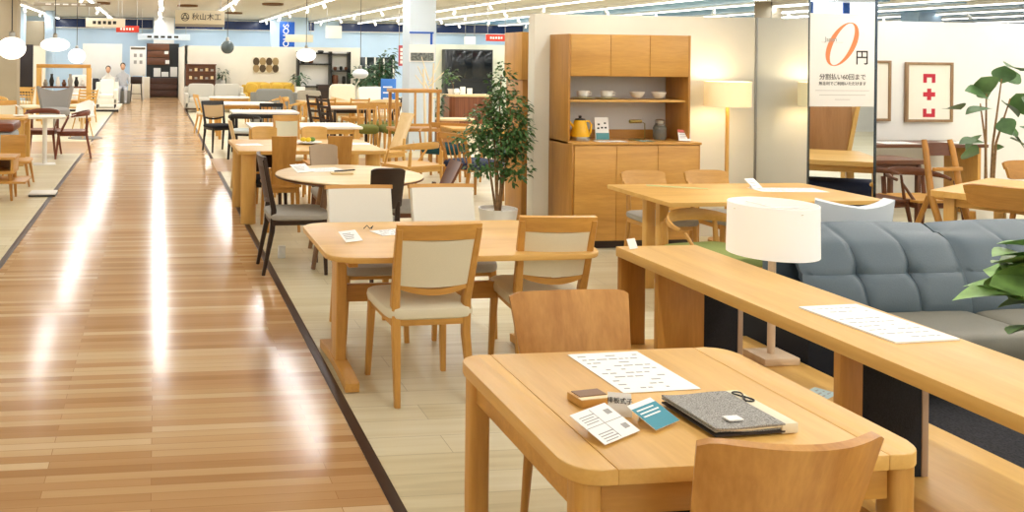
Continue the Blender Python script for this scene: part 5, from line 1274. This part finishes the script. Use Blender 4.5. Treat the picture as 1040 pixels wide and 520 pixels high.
def hang_sign(label, q, Y, m, txt=None, tm=None, ts=.1, cable=True, dep=.04, tx=0, name='hanging_sign', rot=0):
    x0, z1 = yp(q[0], q[1], Y); x1, z0 = yp(q[2], q[3], Y); X, Z = (x0+x1)/2, (z0+z1)/2
    t = thing(name, label, 'sign', (X, Y, Z))
    b = BM(); bx(b, x0-X, x1-X, 0, dep, z0-Z, z1-Z, .004); obj('board', b, m, t)
    if cable:
        for s in (-1, 1): b = BM(); xx = s*(x1-x0)*.42; tube(b, [(xx, dep/2, z1-Z), (xx, dep/2, CEIL-Z)], .006, 5); obj('cable', b, MET, t)
    if txt == 'BARS':
        b = BM(); W2, H2 = (x1-x0)*.32, (z1-z0)
        if W2*3 > H2:
            for k in range(5): bx(b, -W2+W2*.4*k, -W2+W2*.4*k+W2*.26, -.003, -.0005, -H2*(.16+.04*(k % 2)), H2*.18)
        else:
            for k in range(4): bx(b, -W2*.8, W2*.8, -.003, -.0005, H2*(.3-.2*k)-.04, H2*(.3-.2*k)+.03)
        obj('lettering', b, tm, t, False); txt = None
    if txt: text('lettering', txt, ts, tm or INK, t, (tx, -.004, 0), (pi/2, rot, 0), .001)
    return t, x1-x0, z1-z0
t, W_, H_ = hang_sign('cream hanging sign with round crest above the end of the aisle', (178, 10, 228, 25), 12.0, plain('cream_board', '#F3EAD0', .5), '秋山木工', INK, .10, tx=.09)
b = BM()
for r0, r1 in ((.055, .047), (.03, .02)):
    vo = [b.verts.new((-.2+r0*cos(2*pi*k/24), -.004, r0*sin(2*pi*k/24))) for k in range(24)]; vi = [b.verts.new((-.2+r1*cos(2*pi*k/24), -.004, r1*sin(2*pi*k/24))) for k in range(24)]
    for k in range(24): b.faces.new((vo[k], vo[(k+1) % 24], vi[(k+1) % 24], vi[k]))
for a in (pi/2, pi/2+2*pi/3, pi/2+4*pi/3): bx(b, -.2+.04*cos(a)-.008, -.2+.04*cos(a)+.008, -.0045, -.0035, .04*sin(a)-.008, .04*sin(a)+.008)
obj('crest', b, INK, t, False)
b = BM(); bx(b, -W_/2, W_/2, .01, .05, -H_/2-.035, -H_/2-.0, .002); obj('lower_band', b, GREYU, t)
hang_sign('pale hanging sign left of the red sign over the left displays', (87, 18, 127, 28), 20, plain('pale_board', '#E9DFC8', .5), 'BARS', INK, .08)
hang_sign('grey-beige hanging sign with white lettering at the upper left', (34, 2, 102, 7), 14, plain('grey_beige_board', '#A59B8A', .5), 'BARS', PAPER, .07)
hang_sign('red hanging sign over the left displays', (118, 26, 141, 33), 21, RED, 'BARS', PAPER, .11)
hang_sign('red hanging sign over the black cabinet', (494, 35, 515, 42), 22, RED, 'BARS', PAPER, .11)
hang_sign('white hanging sign left of the red sign over the black cabinet', (472, 37, 483, 45), 22, PAPER, None)
hang_sign('white hanging sign above the open shelving', (331, 26, 347, 39), 24, PAPER, None)
hang_sign('long white hanging sign above the left screens', (140, 34, 193, 41), 29, plain('blue_white_board', '#D8E8F8', .5), 'BARS', INK, .13)
hang_sign('pale hanging sign across the blue banner', (290, 35, 318, 43), 27, plain('cream_board', '#F3EAD0', .5), None)
hang_sign('red vertical banner left of the pale column', (405, 46, 411, 67), 20, plain('dusty_red', '#B8505A', .6), 'BARS', PAPER, .11, dep=.02)
t, *_ = hang_sign('blue vertical banner with white letters above the yellow sofa', (284, 22, 299, 50), 30, BLUEP, 'SOHO', PAPER, .28, dep=.02, rot=pi/2, tx=-.05)
def pendant(label, px_, py_, Y, rx, rz_, m=None, name='pendant_lamp'):
    X, Z = yp(px_, py_, Y); t = thing(name, label, 'lamp', (X, Y, Z))
    b = BM(); sell(b, (0, 0, 0), (rx*2, rx*2, rz_*2), 1, 1, 32, 18); obj('lamp_shade', b, m, t)
    b = BM(); tube(b, [(0, 0, rz_*.95), (0, 0, CEIL-Z)], .006, 6); obj('cord', b, BLKM, t)
    b = BM(); lathe(b, [(.03, 0), (.03, .05), (.01, .07)], 12, (0, 0, rz_*.95)); obj('cap', b, MET, t)
    return t
GLOW = plain('glowing_shade', '#FFFFFF', .6, emit='#FFF8EC', es=1.1)
pendant('large white glowing pendant lamp at the left edge', 12, 49, 9.2, .14, .115, GLOW)
pendant('flat white glowing pendant lamp right of the large one', 56, 45.5, 12, .19, .09, GLOW)
pendant('smoked glass globe pendant above the brown hutch cupboard', 231, 48, 16, .12, .12, plain('smoked_glass', '#5D6A6C', .15))
pendant('white cone pendant lamp below the pale sign', 311, 56, 16, .18, .12, GLOW)
pendant('clear white pendant lamp before the dark plants', 366, 75, 16, .15, .09, plain('frosted', '#EAF2F8', .3))
pendant('bright white cluster lamp over the timber frame', 78, 57, 17, .16, .14, GLOW)
TUBE = plain('track_tube', '#FFFFFF', .5, emit='#FFFCF4', es=4)
HOUS = plain('track_housing', '#F4F2EE', .5)
def head_bm(dx):
    b = BM(); tube(b, [(0, 0, -.02), (0, 0, -.10)], .012, 6); tube(b, [(0, 0, -.09), (dx, -.06, -.2)], [.035, .045], 10); return b
for i, tx in enumerate(TRACKS+[21.5, 24.0, 27.0]):
    side = 'aisle' if abs(tx-.12) < .1 else None
    t = thing('ceiling_track_light', 'white ceiling track light above the aisle' if side else 'white ceiling track light, '+('number %s rightwards from the aisle' % ['one', 'two', 'three', 'four', 'five', 'six', 'seven', 'eight', 'nine', 'ten', 'eleven', 'twelve', 'thirteen'][i-6] if i > 5 else ['leftmost of all', 'second from the far left', 'third from the far left', 'second left of the aisle', 'next left of the aisle'][i]), 'ceiling light', (tx, 15.5, CEIL), 0, 'ceiling track lights')
    b = BM(); ya = -2.6 if tx in (.12, -1.7) else -20; bx(b, -.045, .045, ya, 20, -.09, 0, .004); obj('housing', b, HOUS, t)
    b = BM(); bx(b, -.035, .035, ya, 20, -.115, -.09); obj('tube', b, TUBE, t)
    for k in range(5):
        b = head_bm(.05 if (i+k) % 2 else -.05); h_ = obj('spotlight', b, HOUS, t); h_.location = (.07*(1 if k % 2 else -1), 5.5+2.9*k+.6*(i % 3), -.07)
# pale blue bulkhead of the ceiling on the right, pillar beside it
b = BM(); bx(b, 12.6, XR, 18.5, YF, CEIL-.03, CEIL-.002); struct('ceiling_blue_bay', b, plain('sky_blue_board', '#8FBCE6', .35), smooth=False)
wallseg('column_far_blue', BLUEW, yp(933, 10, 22)[0], yp(957, 10, 22)[0], 22, 22.6, CEIL-.03)
for i, (X, Y) in enumerate(((.9, 26), (-1.6, 25.5), (3.2, 24.4), (2.6, 30))):
    b = BM(); lathe(b, [(.3, -.05), (.3, 0), (.22, -.02)], 24, cap=False); bx(b, -.22, .22, -.22, .22, -.03, -.001)
    tag(obj('ceiling_air_vent', b, plain('brown_vent', '#7A5838', .6)), ['brown ceiling vent above the cream hanging sign', 'brown ceiling vent left of the aisle', 'brown ceiling vent right of the aisle', 'brown ceiling vent near the far wall'][i], 'vent', 'ceiling vents', (X, Y, CEIL))
